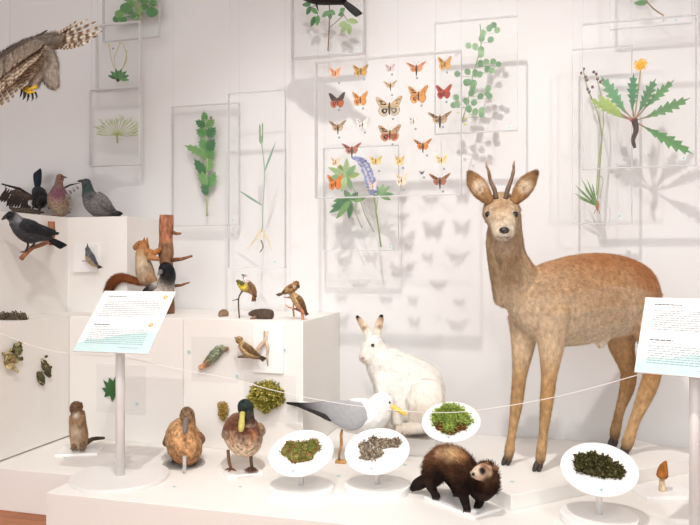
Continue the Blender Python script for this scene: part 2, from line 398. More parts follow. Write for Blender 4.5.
# ------------------------------------------------------------------ information lecterns
def lectern(label, bx, by, cxo, rot, tilt0, wdt, orange, pr, dz=0):
    root = empty('information_lectern', (bx, by, PZ)); T(root, label, 'information stand')
    b = MB(); b.disc((bx, by, PZ+.012), .165 if orange else .13, .012, n=64); link('base', b.bm, M_pole, root, smooth=False)
    b = MB(); b.tube([(bx, by, PZ+.012), (bx, by, .680)], pr, 20); link('pole', b.bm, M_pole, root)
    a = math.radians(rot); t = math.radians(tilt0); O = Vector((bx+cxo, by-.093, .601+dz))
    ex = Vector((math.cos(a), math.sin(a), 0)); ey = Vector((-math.sin(a)*math.cos(t), math.cos(a)*math.cos(t), math.sin(t))); nz = ex.cross(ey)
    if rot: O = Vector((bx, by, .601+dz))+ex*cxo-Vector((-math.sin(a), math.cos(a), 0))*.060
    Hh = .264 if not rot else .232
    def pt(x, y, z=0): return O+ex*(x*wdt-wdt/2)+ey*(y*Hh)+nz*z
    def quad(bld, x0, y0, x1, y1, z0, z1):
        v = [bld.v(pt(x, y, z)) for z in (z0, z1) for x, y in ((x0, y0), (x1, y0), (x1, y1), (x0, y1))]
        for q in ((3, 2, 1, 0), (4, 5, 6, 7), (0, 1, 5, 4), (1, 2, 6, 5), (2, 3, 7, 6), (3, 0, 4, 7)): bld.f([v[i] for i in q])
    b = MB((250, 249, 247)); quad(b, 0, 0, 1, 1, -.004, 0); pn = link('panel', b.bm, M_vc, root, smooth=False)
    b = MB((203, 228, 226))     # pale teal printed foot of the sheet, with a sloping upper edge
    v = [b.v(pt(x, y, .0006)) for x, y in ((0.002, 0.004), (.998, 0.004), (.998, .34), (.7, .30), (.5, .27), (.25, .19), (.12, .20), (0.002, .12))]; b.f(v)
    link('printed_band', b.bm, M_vc, pn, smooth=False)['label'] = 'pale teal band along the lower edge'
    r2 = random.Random(3); H1, H2, H3 = (84, 86, 88), (146, 148, 150), (138, 154, 156)
    def line(b, x0, x1, y, h):
        x = x0
        while x < x1:
            e = min(x1, x+r2.uniform(.014, .05)); v = [b.v(pt(p, q, .0012)) for p, q in ((x, y-h), (e, y-h), (e, y+h), (x, y+h))]; b.f(v); x = e+.008
    def block(nm, col, rows):
        b = MB(col)
        for r_ in rows: line(b, *r_)
        link(nm, b.bm, M_vc, pn, smooth=False)['kind'] = 'stuff'
    block('printed_heading', H1, [(.10, .36, .905, .0065)]); block('printed_subheading', H2, [(.10, .48, .872, .003)])
    block('printed_paragraph', H2, [(.10, .92 if i < 8 else .6, .82-i*.031, .0042) for i in range(9)]); block('printed_source_line', H2, [(.62, .90, .50, .004)])
    block('printed_heading', H1, [(.10, .32, .43, .0065)]); block('printed_subheading', H2, [(.10, .42, .395, .003)])
    block('printed_paragraph', H3, [(.10, .88, .35-i*.031, .0042) for i in range(8)]); block('printed_source_line', H3, [(.58, .85, .075, .004)])
    if orange:
        for (x, y) in ((.90, .90), (.87, .44)):
            b = MB((240, 165, 70)); c = pt(x, y, .0016)
            b.disc(c, .0085, .0004, nz, 20, False); b.c((250, 225, 180)); b.disc(c+nz*.0004+ex*.001, .004, .0003, nz, 14, False)
            link('round_emblem', b.bm, M_vc, pn, smooth=False)['label'] = 'small orange round emblem'
    return root
lectern('white tilted reading panel with orange emblems on round foot, at left', -1.402, 2.093, .023, 0, 48, .286, True, .0155)
lectern('white tilted reading panel at the right edge in front of deer', .40, 2.03, -.002, -21.8, 59, .275, False, .0135)

# cord strung from one pole to the other
b = MB(); P_ = [at(-40, 322, 2.02), at(0, 333, 2.03), at(30, 345, 2.05), at(60, 352, 2.06), at(100, 356, 2.07), at(122, 357, 2.09-.017), at(180, 369.5, 2.085), at(235, 379.5, 2.08), at(270, 389.5, 2.08), at(320, 400, 2.075), at(375, 408, 2.07), at(430, 412.5, 2.06), at(480, 410, 2.05), at(560, 396, 2.04), at(636, 375.5, 2.03), at(689, 360, 2.013)]
b.tube([Vector(p) for p in cr([tuple(p) for p in P_], 6)], .0012, 6)
T(link('barrier_cord', b.bm, M_cord), 'thin white cord strung in front of the animals between the lecterns', 'cord')

# ------------------------------------------------------------------ acrylic frames and pressed plants
def frame(label, x0, y0, x1, y1, Y, rim=.0025, depth=.014, sticker=None, threads=True, rmat=None):
    xm, ym = (x0+x1)/2, (y0+y1)/2
    A, B_ = at(x0, ym, Y).x, at(x1, ym, Y).x; zt = at(xm, y0, Y).z; zb = at(xm, y1, Y).z; yf, yb = Y-depth, Y+.004
    root = empty('acrylic_case', ((A+B_)/2, Y, zb)); T(root, label, 'acrylic case')
    b = MB(); b.box(A+rim, B_-rim, yf, yf+.002, zb+rim, zt-rim); link('front_sheet', b.bm, M_sheet, root, smooth=False)
    b = MB()
    b.box(A, A+rim, yf, yb, zb, zt); b.box(B_-rim, B_, yf, yb, zb, zt); b.box(A+rim, B_-rim, yf, yb, zb, zb+rim); b.box(A+rim, B_-rim, yf, yb, zt-rim, zt)
    link('rim', b.bm, rmat or M_rim, root, smooth=False)
    if threads and zt < 3.2:
        for X in (A+.004, B_-.004):
            b = MB(); b.tube([(X, Y, zt), (X, Y, 3.3)], .0003, 5); link('hanging_thread', b.bm, M_thread, root)
    if sticker:
        for st in sticker:
            c = at(st[0], st[1], yf-.001); b = MB(); b.disc(c, .009, .001, (0, -1, 0), 24, False); lb = link('number_sticker', b.bm, M_sticker, root, smooth=False)
            b = MB(); b.disc(c+Vector((0, -.0006, 0)), .0025, .0005, (0, -1, 0), 12, False); link('printed_dot', b.bm, M_dot, lb, smooth=False)
    return root
def plant(label, parts, base=None):
    """parts: list of (name, MB)"""
    allv = [v.co for _, m in parts for v in m.bm.verts]; mn = Vector((sum(v.x for v in allv)/len(allv), sum(v.y for v in allv)/len(allv), min(v.z for v in allv)))
    root = empty('pressed_plant', mn); T(root, label, 'pressed plant')
    for nm, m in parts: link(nm, m.bm, M_plant, root)
    return root
G1, G2, G3, G4 = (96, 150, 88), (122, 164, 100), (164, 190, 124), (72, 122, 78)

# F1 round leaved plant, top left
Y = 2.97; frame('clear acrylic case at top left holding round leaved sprig', 104, -50, 160.5, 40, Y, sticker=[(153, 32)])
st = MB((176, 166, 120)); st.stem([(142, 38), (141, 20), (139, 6), (136, -12)], .7, Y); lf = MB(G1)
for i, (x, y, r) in enumerate([(126, 8, 6), (120, 14, 5), (117, 19, 4), (123, 20, 4), (131, 3, 5), (152, 12, 6), (153, 3, 4), (139, 10, 4), (145, 7, 3.5), (133, 16, 3), (137, 20, 2.5), (130, 11, 3), (144, 0, 5), (136, -6, 6), (127, -3, 5), (150, -7, 6), (142, -14, 6)]):
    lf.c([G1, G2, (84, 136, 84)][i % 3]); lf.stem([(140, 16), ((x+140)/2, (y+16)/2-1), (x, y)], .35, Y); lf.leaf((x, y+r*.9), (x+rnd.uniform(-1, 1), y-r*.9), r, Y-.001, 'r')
plant('pressed sprig with round green leaves at top left corner', [('stem', st), ('foliage', lf)])
# F2
Y = 2.93; frame('small white edged acrylic case with tiny rosette plant', 97, 24, 142, 91, Y, .006, .02, sticker=[(132, 82)], rmat=M_edge)
st = MB((190, 186, 130)); lf = MB(G4); fl = MB((214, 190, 70)); rt = MB((60, 44, 34))
for pts in ([(117, 74), (112, 62), (109, 46)], [(118, 74), (114, 60), (120, 44)], [(119, 74), (127, 58), (122, 42)], [(119, 74), (125, 62), (127, 50)]): st.stem(pts, .35, Y)
for i in range(12):
    a = math.radians(-170+i*16); lf.c([G4, G1][i % 2]); lf.leaf((118.5, 79), (118.5+11*math.cos(a), 77+9*math.sin(a)+2*(i % 2)), 1.7, Y-.001*i/4)
fl.ball(at(109, 45, Y-.002), .006, 8, (1, .4, .8)); f2 = MB((214, 190, 70)); f2.ball(at(120, 43, Y-.002), .006, 8, (1, .4, .8)); f3 = MB((70, 70, 90)); f3.ball(at(113, 48.5, Y-.002), .0045, 8, (1, .4, .9)); rt.ball(at(118, 80, Y), .010, 8, (1, .4, 1))
plant('tiny pressed rosette plant with yellow flowers and dark root', [('stem', st), ('foliage', lf), ('flower', fl), ('flower', f2), ('flower', f3), ('root', rt)])
# F3
Y = 2.92; frame('white edged acrylic case with pale umbel, below the rosette', 91, 88.5, 142, 166, Y, .006, .02, sticker=[(134.5, 159)], rmat=M_edge)
lf = MB((172, 186, 120)); st = MB((150, 160, 90)); st.stem([(117.5, 143), (117, 134)], .8, Y)
for i in range(17):
    a = math.radians(-185+i*12); L = rnd.uniform(17, 23); q = (117.3+L*math.cos(a), 134+L*.75*math.sin(a)-1)
    lf.stem([(117.3, 135), (117.3+L*.5*math.cos(a), 135+L*.45*math.sin(a)), q], .3, Y)
    for j in range(5): lf.stem([(117.3+L*(.55+.08*j)*math.cos(a), 134.5+L*(.44+.06*j)*math.sin(a)), (q[0]+rnd.uniform(-3, 3), q[1]+rnd.uniform(-3, 1))], .18, Y)
plant('pale green pressed umbel with hair thin rays', [('stem', st), ('umbel', lf)])
# F4
Y = 2.995; frame('clear acrylic case holding the leafy toothed plant beside the grass case', 173, 105, 240, 226, Y, .0022, .016, sticker=[(232.5, 220)])
st = MB((168, 176, 130)); st.stem([(207, 216), (207, 190), (207, 150), (205, 118)], 1.0, Y, .6); lf = MB(G1)
for i, (bx, by, tx, ty, w) in enumerate([(205, 122, 204, 112, 3.5), (206, 127, 196, 121, 4), (206, 127, 214, 120, 4), (207, 135, 197, 130, 5), (207, 137, 215, 128, 5), (207, 155, 186, 146, 4.2), (207, 150, 201, 139, 5), (207, 150, 214, 140, 5), (207, 160, 200, 150, 4), (208, 159, 211, 147, 5), (206, 176, 195, 160, 4.6), (207, 186, 199, 171, 4.5), (208, 188, 215, 173, 4.5), (207, 197, 203, 180, 4), (207, 172, 212, 158, 4)]):
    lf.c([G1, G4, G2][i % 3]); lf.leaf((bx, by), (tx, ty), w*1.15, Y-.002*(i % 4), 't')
fl = MB((150, 120, 110)); fl.ball(at(211, 118, Y), .008, 8, (1, .5, 1.2))
plant('upright pressed plant with broad toothed green leaves', [('stem', st), ('foliage', lf), ('flower', fl)])
# F5 grass
Y = 2.80; frame('tall clear acrylic case holding a blade of grass', 229, 92, 286, 268, Y, .0022, .016, sticker=[(275, 262)])
st = MB((150, 176, 158)); st.stem([(262, 232), (263, 206), (264.5, 172), (262, 146)], .6, Y); st.stem([(262, 146), (261, 135)], .7, Y)
lf = MB((144, 174, 156)); lf.leaf((264, 173), (276, 141), 1.1, Y, 'e', fold=.3); l2 = MB((144, 174, 156)); l2.leaf((263, 206), (238, 190), 1.2, Y, 'e', fold=.3)
er = MB((132, 158, 120))
for i in range(16): er.leaf((261.6+(.9 if i % 2 else -.9), 144-i*1.1), (260.8+(1.6 if i % 2 else -1.6), 139-i*1.1), .7, Y-.001)
rt = MB((226, 208, 168))
for i in range(16):
    a = rnd.uniform(.25, 2.9); L = rnd.uniform(8, 22); rt.stem([(261.5, 229), (261.5+L*.4*math.cos(a), 229+L*.5), (260+L*.7*math.cos(a)+rnd.uniform(-2, 2), 229+L)], .45, Y, .2)
rt.c((110, 84, 60)); rt.stem([(261, 240), (263, 247), (260, 252)], .6, Y)
plant('pressed grass with narrow ear and cream roots', [('stem', st), ('blade', lf), ('blade', l2), ('ear', er), ('root', rt)])
# F6
Y = 2.95; frame('clear acrylic case behind the black bird at top', 293, -60, 365, 57.5, Y, .004, .03, sticker=[(357, 49)])
st = MB((122, 98, 76)); st.stem([(328, 51), (329, 30), (329.5, 8), (328, -20)], .7, Y); st.stem([(329, 28), (336, 22), (344, 15)], .4, Y); st.stem([(329, 2), (318, 4), (311, 8)], .4, Y); st.stem([(344, 15), (348, 22)], .4, Y); lf = MB(G4)
for i, q in enumerate([(311, 6, 306.5, 15), (311.5, 8, 318, 14), (315, 16, 311, 27), (318, 15, 317, 26), (311, 4, 302, 5), (329, 11, 322, 17), (330, 10, 330, 20), (330, 10, 335, 15), (344, 13, 338, 15.5), (340, 12, 345, 8), (347, 22, 338.5, 26.5), (347, 23, 341, 33), (348.6, 23, 349.5, 35), (347.5, 20, 358.5, 22.5)]):
    lf.c(G3 if i > 9 else [G4, G1][i % 2]); lf.leaf(q[:2], q[2:], 3.0 if i > 9 else 2.5, Y-.001)
plant('pressed twig with small pointed leaflets behind the black bird', [('stem', st), ('foliage', lf)])
# F7 butterfly box
YB = 2.60; frame('large clear acrylic box holding rows of butterflies', 317, 57.5, 462, 197, YB, .0025, .03)
# F8 lupine
Y = 2.90; frame('clear acrylic case holding the blue lupine', 324, 147, 399, 251, Y, .0022, .016, sticker=[(390, 247)])
st = MB((128, 150, 88)); st.stem([(381, 247), (378, 225), (374.5, 200), (371, 182), (364, 165), (356, 157)], .9, Y, .5); st.stem([(374, 232), (365, 215), (361, 203), (348, 178)], .5, Y); st.stem([(376, 215), (378, 196)], .5, Y); st.stem([(362, 228), (355, 212), (350, 200)], .5, Y)
lf = MB(G2)
def palm(cx, cy, tips, cols, w=3.1):
    for i, t in enumerate(tips): lf.c(cols[i % len(cols)]); lf.leaf((cx, cy), t, w, Y-.003+.001*(i % 3))
palm(346, 176, [(328, 167), (328, 178), (337, 163), (347, 158), (352, 190), (360, 174), (341, 192), (356, 165)], [G3, G2, (150, 176, 84)])
palm(351, 200, [(331, 207), (333, 201), (329, 213), (336, 219), (349, 219), (344, 190), (358, 192), (366, 198)], [G4, G1, G4, G2])
palm(379, 195, [(390, 186), (394, 194), (384, 184), (375, 184), (391, 200), (368, 191)], [G2, G1], 2.3)
fl = MB((128, 138, 196)); R_ = cr([(356, 157), (363, 163), (368, 173), (371, 183), (373, 193)], 9)
for i, (x, y) in enumerate(R_):
    for sgn in (-1, 1, 0):
        fl.c([(150, 158, 206), (172, 178, 214), (130, 138, 192)][(i+sgn) % 3]); q = at(x+sgn*(2.5+1.6*math.sin(i/len(R_)*3.1))+rnd.uniform(-.8, .8), y+rnd.uniform(-1, 1), Y-.004-.003*rnd.random()); fl.ball(q, .0062, 6, (1.1, .6, .8))
fl.c((236, 190, 190)); fl.ball(at(371, 189, Y-.008), .006, 6); fl.ball(at(366, 190, Y-.008), .004, 6)
plant('pressed lupine with blue flower spike and hand shaped leaves', [('stem', st), ('foliage', lf), ('flower_spike', fl)])
# F9 leafy vine
Y = 2.86; frame('clear acrylic case holding the rounded leaf vine right of the butterflies', 435, 20, 518, 133, Y, .0028, .02, sticker=[(509, 128)])
st = MB((140, 160, 120)); st.stem([(480, 24), (481, 45), (473, 75), (468, 100), (462, 122)], .6, Y); lf = MB((122, 164, 116))
for (x, y) in [(270, 110), (287, 98), (245, 130), (300, 118), (275, 155), (240, 150), (188, 178), (215, 182), (238, 195), (238, 210), (235, 248), (258, 240), (285, 240), (305, 250), (280, 275), (262, 270), (185, 280), (215, 285), (232, 290), (190, 320), (210, 325), (205, 345), (180, 322), (200, 362), (235, 375), (265, 345), (262, 365), (270, 375), (140, 380), (145, 405), (180, 395), (210, 400), (215, 435), (240, 430), (130, 410), (190, 425), (145, 288), (240, 445)]:
    px_, py_ = 420+x/3.889, y/3.889; sx = px_-(483-(py_-22)*.18); a = math.atan2(-4, sx*.35+.01)+rnd.uniform(-.4, .4); lf.c([(110, 148, 108), (136, 170, 128), (124, 160, 118)][rnd.randrange(3)])
    lf.leaf((px_-2.9*math.cos(a), py_-3.7*math.sin(a)), (px_+2.9*math.cos(a), py_+4.2*math.sin(a)), 3.1, Y-.001, 'r'); lf.stem([(px_-2.9*math.cos(a), py_-3.7*math.sin(a)), (483-(py_-22)*.16, py_+3)], .2, Y)
fl = MB((206, 186, 206))
for p in ((452, 52), (456, 55), (450, 57), (458, 53)): fl.ball(at(*p, Y-.003), .006, 7, (1, .5, 1))
fl.c((214, 208, 130))
ys = []
for p in ((458, 112), (466, 118), (465, 124)): q_ = MB((214, 208, 130)); q_.ball(at(*p, Y-.003), .006, 7, (1, .5, 1)); ys.append(('flower', q_))
plant('pressed vine with many small oval green leaflets', [('stem', st), ('foliage', lf), ('flower_cluster', fl)]+ys)
# F10 dandelion
Y = 2.80; frame('large clear acrylic case holding the yellow dandelion', 582, 20, 696, 168, Y, .0028, .02, sticker=[(683.5, 158)])
st = MB((170, 150, 100)); st.stem([(634, 121), (637, 100), (640.5, 70)], .7, Y); fl = MB((236, 176, 28)); c = at(640.5, 65, Y-.004)
for i in range(90):
    a = rnd.uniform(0, 2*math.pi); r_ = .021*math.sqrt(rnd.random()); fl.c([(240, 178, 20), (250, 196, 40), (222, 150, 18)][i % 3]); p = c+Vector((r_*math.cos(a), -.006*(1-r_/.021), r_*math.sin(a))); q = p+Vector((math.cos(a)*.006, -.002, math.sin(a)*.006)); fl.feather(p, q, .0018, (240, 180, 24), (250, 205, 60), n=4)
fl.c((236, 168, 24)); fl.ball(c, .017, 12, (1, .3, 1))
lf = MB(G1)
for i, (bx, by, tx, ty, w, cc) in enumerate([(629, 118, 602.5, 78, 7.5, (104, 154, 108)), (632, 115, 633.5, 75, 6.5, (74, 128, 88)), (637, 116, 655, 80, 6.5, (92, 136, 92)), (640, 112, 673, 81, 5.5, (96, 140, 90)), (638, 121, 688, 99, 6.5, (106, 150, 96)), (637, 123, 691, 153, 7, (96, 150, 86)), (627, 119, 599, 97, 6, (156, 178, 92)), (628, 121, 590, 99, 5, (150, 172, 96))]):
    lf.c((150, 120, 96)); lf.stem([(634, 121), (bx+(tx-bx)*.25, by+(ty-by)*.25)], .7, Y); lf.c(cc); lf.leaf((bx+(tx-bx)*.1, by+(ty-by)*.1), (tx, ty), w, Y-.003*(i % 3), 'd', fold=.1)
rt = MB((66, 46, 34)); rt.tube([at(x, y, Y) for x, y in cr([(634, 119), (636, 130), (633, 140), (635, 148)], 5)], [.012*(1-.035*i) for i in range(16)], 9); rt.c((170, 90, 74)); rt.ball(at(633.5, 120, Y-.003), .012, 8, (1.2, .5, .8))
plant('dandelion with one yellow flower, jagged leaves and dark root', [('stem', st), ('foliage', lf), ('flower', fl), ('root', rt)])
# F11 orchid
Y = 2.93; frame('clear acrylic case with thin purple flowered stems behind the dandelion', 572, 48, 632, 224, Y, .0022, .016, sticker=[(619.5, 216)])
st = MB((150, 160, 96)); st.stem([(597, 206), (599.5, 170), (601.5, 135), (596, 108), (588, 90), (583, 70)], .6, Y); st.stem([(596.5, 195), (598, 165), (603, 128), (602, 100), (596, 76)], .5, Y); st.stem([(600, 198), (603, 180), (598, 175)], .3, Y)
fl = MB((110, 60, 74))
for p in ((583.5, 69), (586, 77), (582, 73), (588, 89), (596, 74), (600.5, 82), (592.6, 87), (587, 80), (598, 79), (603, 80), (594, 72), (589, 92)): fl.ball(at(p[0]+rnd.uniform(-.5, .5), p[1], Y-.002), .0062, 7, (1, .6, 1.1))
lf = MB((112, 146, 84))
for t in ((575, 185), (581, 178), (587, 179), (574, 193), (584, 186), (577, 197), (592, 183), (580, 191)): lf.leaf((597, 206), t, .9, Y-.001)
rt = MB((170, 116, 76)); rt.leaf((597, 200), (597.5, 211), 2.2, Y-.002)
for k in (-3, 0, 3): rt.stem([(597, 207), (597+k, 214)], .3, Y)
plant('thin pressed stems with dark purple flowers and grassy base', [('stem', st), ('flower', fl), ('blade', lf), ('bulb', rt)])
# F12
Y = 2.96; frame('clear acrylic case cut by the upper right edge', 610, -70, 692, 27, Y, .0022, .016, sticker=[(676, 20)])
st = MB((150, 120, 84)); st.stem([(640, -16), (646, 0), (654, 9), (663.5, 15.5)], .7, Y); lf = MB(G1); lf.leaf((648, 2), (634, 3.5), 3, Y); lf.leaf((641, -12), (626, -18), 4, Y); lf.leaf((640, -16), (654, -26), 4, Y); st.stem([(663, 15), (666, 21)], .3, Y); st.stem([(662, 15), (664, 22)], .3, Y)
plant('small pressed seedling with oval leaf at upper right', [('stem', st), ('foliage', lf)])

# ------------------------------------------------------------------ butterflies
def butterfly(x, y, w, c1, c2, c3, label, moth=0, h=None, eyespot=None):
    Y = YB-.008; m = mpp(x, Y); o = at(x, y, Y); W = w/2*m; k = (h/w if h else .74)
    root = empty('butterfly' if not moth else 'moth', o+Vector((0, 0, -W*k))); T(root, label, 'butterfly' if not moth else 'moth', 'pinned butterflies and moths in the box')
    b = MB((70, 56, 44)); b.tube([o+Vector((0, -.002, W*.35)), o+Vector((0, -.003, 0)), o+Vector((0, -.002, -W*.55*(1.4 if moth else 1)))], [.05*W, .10*W*(1.4 if moth else 1), .04*W], 7)
    for sg in (-1, 1): b.tube([o+Vector((0, -.002, W*.35)), o+Vector((sg*W*.3, -.002, W*.75))], .0003, 4)
    link('body', b.bm, M_wing, root)
    if moth: fore = [(0, .25), (.35, .45), (.8, .72), (1, .78), (.98, .62), (.72, .28), (.4, .02), (.05, -.1)]; hind = [(0, .05), (.35, .1), (.62, .08), (.6, -.15), (.4, -.42), (.15, -.4), (0, -.2)]
    else: fore = [(0, .2), (.3, .48), (.7, .8), (.96, .86), (1, .7), (.86, .32), (.7, .05), (.3, -.02), (0, 0)]; hind = [(0, .08), (.4, .06), (.72, .02), (.82, -.25), (.68, -.58), (.4, -.74), (.15, -.6), (0, -.2)]
    kk = k/.74
    for sg in (-1, 1):
        b = MB(c1)
        for (pg, dy, kind) in ((hind, 0, 1), (fore, -.0012, 0)):
            P2 = cr(pg+[pg[0]], 3)[:-1]; cxm = sum(p[0] for p in P2)/len(P2)*.8; cym = sum(p[1] for p in P2)/len(P2)
            def V_(px, py, s_, col): return b.v(o+Vector((sg*W*(cxm+(px-cxm)*s_), -.002+dy-.12*W*abs(cxm+(px-cxm)*s_), W*kk*(cym+(py-cym)*s_))), 1, lin(col))
            inner = c1 if kind == 0 else c3
            cen = V_(cxm, cym, 0, inner); rings = [[V_(px, py, s_, cl) for px, py in P2] for s_, cl in ((.45, eyespot if (eyespot and kind) else inner), (.72, inner), (.86, inner if kind and not eyespot else c1), (1, c2))]
            n = len(P2)
            for i in range(n):
                f3 = (cen, rings[0][i], rings[0][(i+1) % n]); b.f(f3 if sg > 0 else f3[::-1])
                for ra_, rb_ in zip(rings, rings[1:]): b.f((ra_[i], rb_[i], rb_[(i+1) % n], ra_[(i+1) % n]))
            if kind == 0:
                for (ux, uy) in ((.55, .5), (.75, .58), (.6, .28)):
                    b.c(c2); b.disc(o+Vector((sg*W*ux, -.0040-.12*W*ux, W*kk*uy)), W*.07, .0002, (0, -1, 0), 8, False)
        link('wing', b.bm, M_wing, root)
OR, BK, BE, WH = (214, 128, 58), (62, 44, 36), (190, 158, 118), (234, 228, 222)
BF = [(335.5, 73, 12, (222, 150, 100), (200, 140, 100), (226, 168, 126), 'small pale orange butterfly at the upper left of the box', 0, 9),
 (361, 71, 16, (196, 148, 62), BK, (206, 158, 70), 'yellow and black spotted butterfly in the top row', 0, 10),
 (390.5, 68.5, 10, (220, 190, 186), (120, 60, 60), (228, 206, 200), 'tiny pinkish butterfly in the middle of the top row', 0, 7),
 (416.5, 68.5, 20, (214, 140, 92), (176, 112, 80), (222, 150, 100), 'orange narrow winged moth in the top row', 1, 12),
 (445, 64, 14, (206, 150, 76), (160, 110, 60), (214, 160, 86), 'ochre butterfly at the upper right corner of the box', 0, 12),
 (390.5, 85.5, 14, (222, 180, 130), (120, 90, 60), (232, 196, 150), 'small cream moth under the tiny pinkish butterfly', 1, 8),
 (337.5, 101, 17, (74, 46, 34), (40, 30, 28), (176, 82, 40), 'dark brown butterfly with orange edge at left', 0, 14),
 (360.5, 99.5, 16, (222, 146, 60), (140, 84, 40), (216, 138, 56), 'bright orange butterfly beside the dark brown one', 0, 13),
 (418.5, 95.5, 20, (212, 142, 66), (96, 76, 60), (214, 146, 72), 'large plain orange butterfly right of centre', 0, 16),
 (444, 92.5, 16, (186, 66, 44), (56, 40, 36), (168, 60, 44), 'red and black butterfly at the right side', 0, 13),
 (389.5, 107.5, 27, (196, 168, 128), (120, 100, 76), (214, 200, 176), 'largest beige moth with dark banded hindwings', 0, 18, (70, 58, 54)),
 (338, 127.5, 18, (180, 144, 110), (116, 88, 66), (204, 178, 146), 'light brown moth at left under the dark butterfly', 1, 13),
 (362.5, 124, 13, WH, (206, 196, 186), WH, 'white butterfly left of the middle column', 0, 10),
 (413.5, 121, 11, WH, (200, 190, 180), WH, 'small white butterfly right of the middle column', 0, 9),
 (440, 119.5, 23, (166, 132, 98), (92, 70, 54), (196, 166, 130), 'brown narrow winged moth with dark body at right', 1, 14),
 (390, 134, 23, (186, 148, 108), (96, 64, 50), (206, 112, 70), 'beige moth with red eyed hindwings in the middle', 0, 15, (110, 50, 40)),
 (352, 150, 20, (180, 110, 90), (84, 52, 44), (176, 120, 100), 'reddish brown moth above the lupine leaves', 1, 13),
 (423, 146, 18, (214, 134, 60), (84, 56, 44), (226, 130, 50), 'orange moth with dark marked wings below right', 1, 13),
 (336, 162, 11, (232, 208, 178), (214, 180, 140), (236, 212, 184), 'pale cream butterfly over the lupine leaf', 0, 9),
 (376, 161, 13, (228, 196, 110), (150, 120, 70), (236, 210, 136), 'small yellow butterfly left of the lower middle', 0, 8),
 (400, 161, 10, (230, 190, 110), (196, 140, 70), (238, 208, 140), 'small orange yellow butterfly in the lower middle', 0, 9),
 (441.5, 160, 12, (236, 206, 140), (214, 178, 110), (240, 218, 166), 'pale yellow butterfly at lower right', 0, 8),
 (335.5, 183, 16, (226, 130, 34), (92, 58, 34), (222, 124, 34), 'vivid orange butterfly at the lower left corner', 0, 14),
 (401.5, 180, 12, (238, 220, 190), (226, 200, 164), (240, 226, 200), 'cream butterfly in the bottom row', 0, 11),
 (422, 173, 6, (110, 100, 104), (60, 54, 58), (130, 120, 120), 'tiniest dark moth near the bottom row', 1, 4),
 (440, 181, 21, (166, 104, 72), (96, 62, 48), (176, 112, 80), 'rust brown moth at the lower right corner', 1, 14),
 (373, 186, 9, (240, 214, 202), (226, 184, 170), (242, 222, 210), 'faint pink butterfly over the lupine flowers', 0, 8)]
for q in BF: butterfly(q[0], q[1], q[2], q[3], q[4], q[5], q[6], q[7], q[8], q[9] if len(q) > 9 else None)
for (x, y) in [(339, 83), (364, 79.5), (392, 74.5), (417, 78), (447, 72.5), (392, 95), (339, 110), (363, 108.5), (421.5, 105.5), (446.5, 102), (393, 119), (339, 137.5), (365, 132.5), (415.5, 129), (443, 127), (392.5, 144.5), (427, 155.5), (376, 162.5), (379, 171), (403, 168), (444, 169), (404, 190), (424, 177.5), (443, 191.5)]:
    b = MB(); b.disc(at(x, y, YB-.006), .0045, .001, (0, -1, 0), 16, False); T(link('number_dot', b.bm, M_dot, smooth=False), 'tiny grey round number dot below a pinned butterfly or moth', 'sticker', 'grey dots in the butterfly box')

# ------------------------------------------------------------------ stickers lying on blocks and platform
def sticker(label, p, nrm, r=.009):
    b = MB(); b.disc(Vector(p)+Vector(nrm)*.0012, r, .001, nrm, 24, False); o = link('number_sticker', b.bm, M_sticker, smooth=False); T(o, label, 'sticker')
    b = MB(); b.disc(Vector(p)+Vector(nrm)*.0018, r*.3, .0005, nrm, 12, False); link('printed_dot', b.bm, M_dot, o, smooth=False)
FY = 2.530; LX = -1.9475
for lab, x, y in (('pale round sticker right of the left reading panel', 189, 352), ('pale round sticker beside the green maple leaf', 137, 404), ('pale round sticker above the drake, under the bark lichen', 237, 376), ('pale round sticker right of the perched finch', 284.5, 350)):
    sticker(lab, at(x, y, FY), (0, -1, 0))
for lab, x, y in (('pale sticker beside the upper left lichens', 23, 364), ('pale sticker below the two dark cocoons', 52, 383)): sticker(lab, atx(x, y, LX), (1, 0, 0))
for lab, x, y in (('pale sticker on platform before the brown duck', 174, 487), ('pale sticker on platform before the drake', 240, 487), ('pale sticker on platform between the two dishes', 338.5, 476), ('pale sticker near the ground squirrel plate', 65, 458), ('pale sticker at the front of the polecat plate', 405, 465)): sticker(lab, atz(x, y, PZ), (0, 0, 1))
for lab, x, y in (('pale sticker on the deer plinth before its hooves', 512, 482),): sticker(lab, atz(x, y, .2), (0, 0, 1))

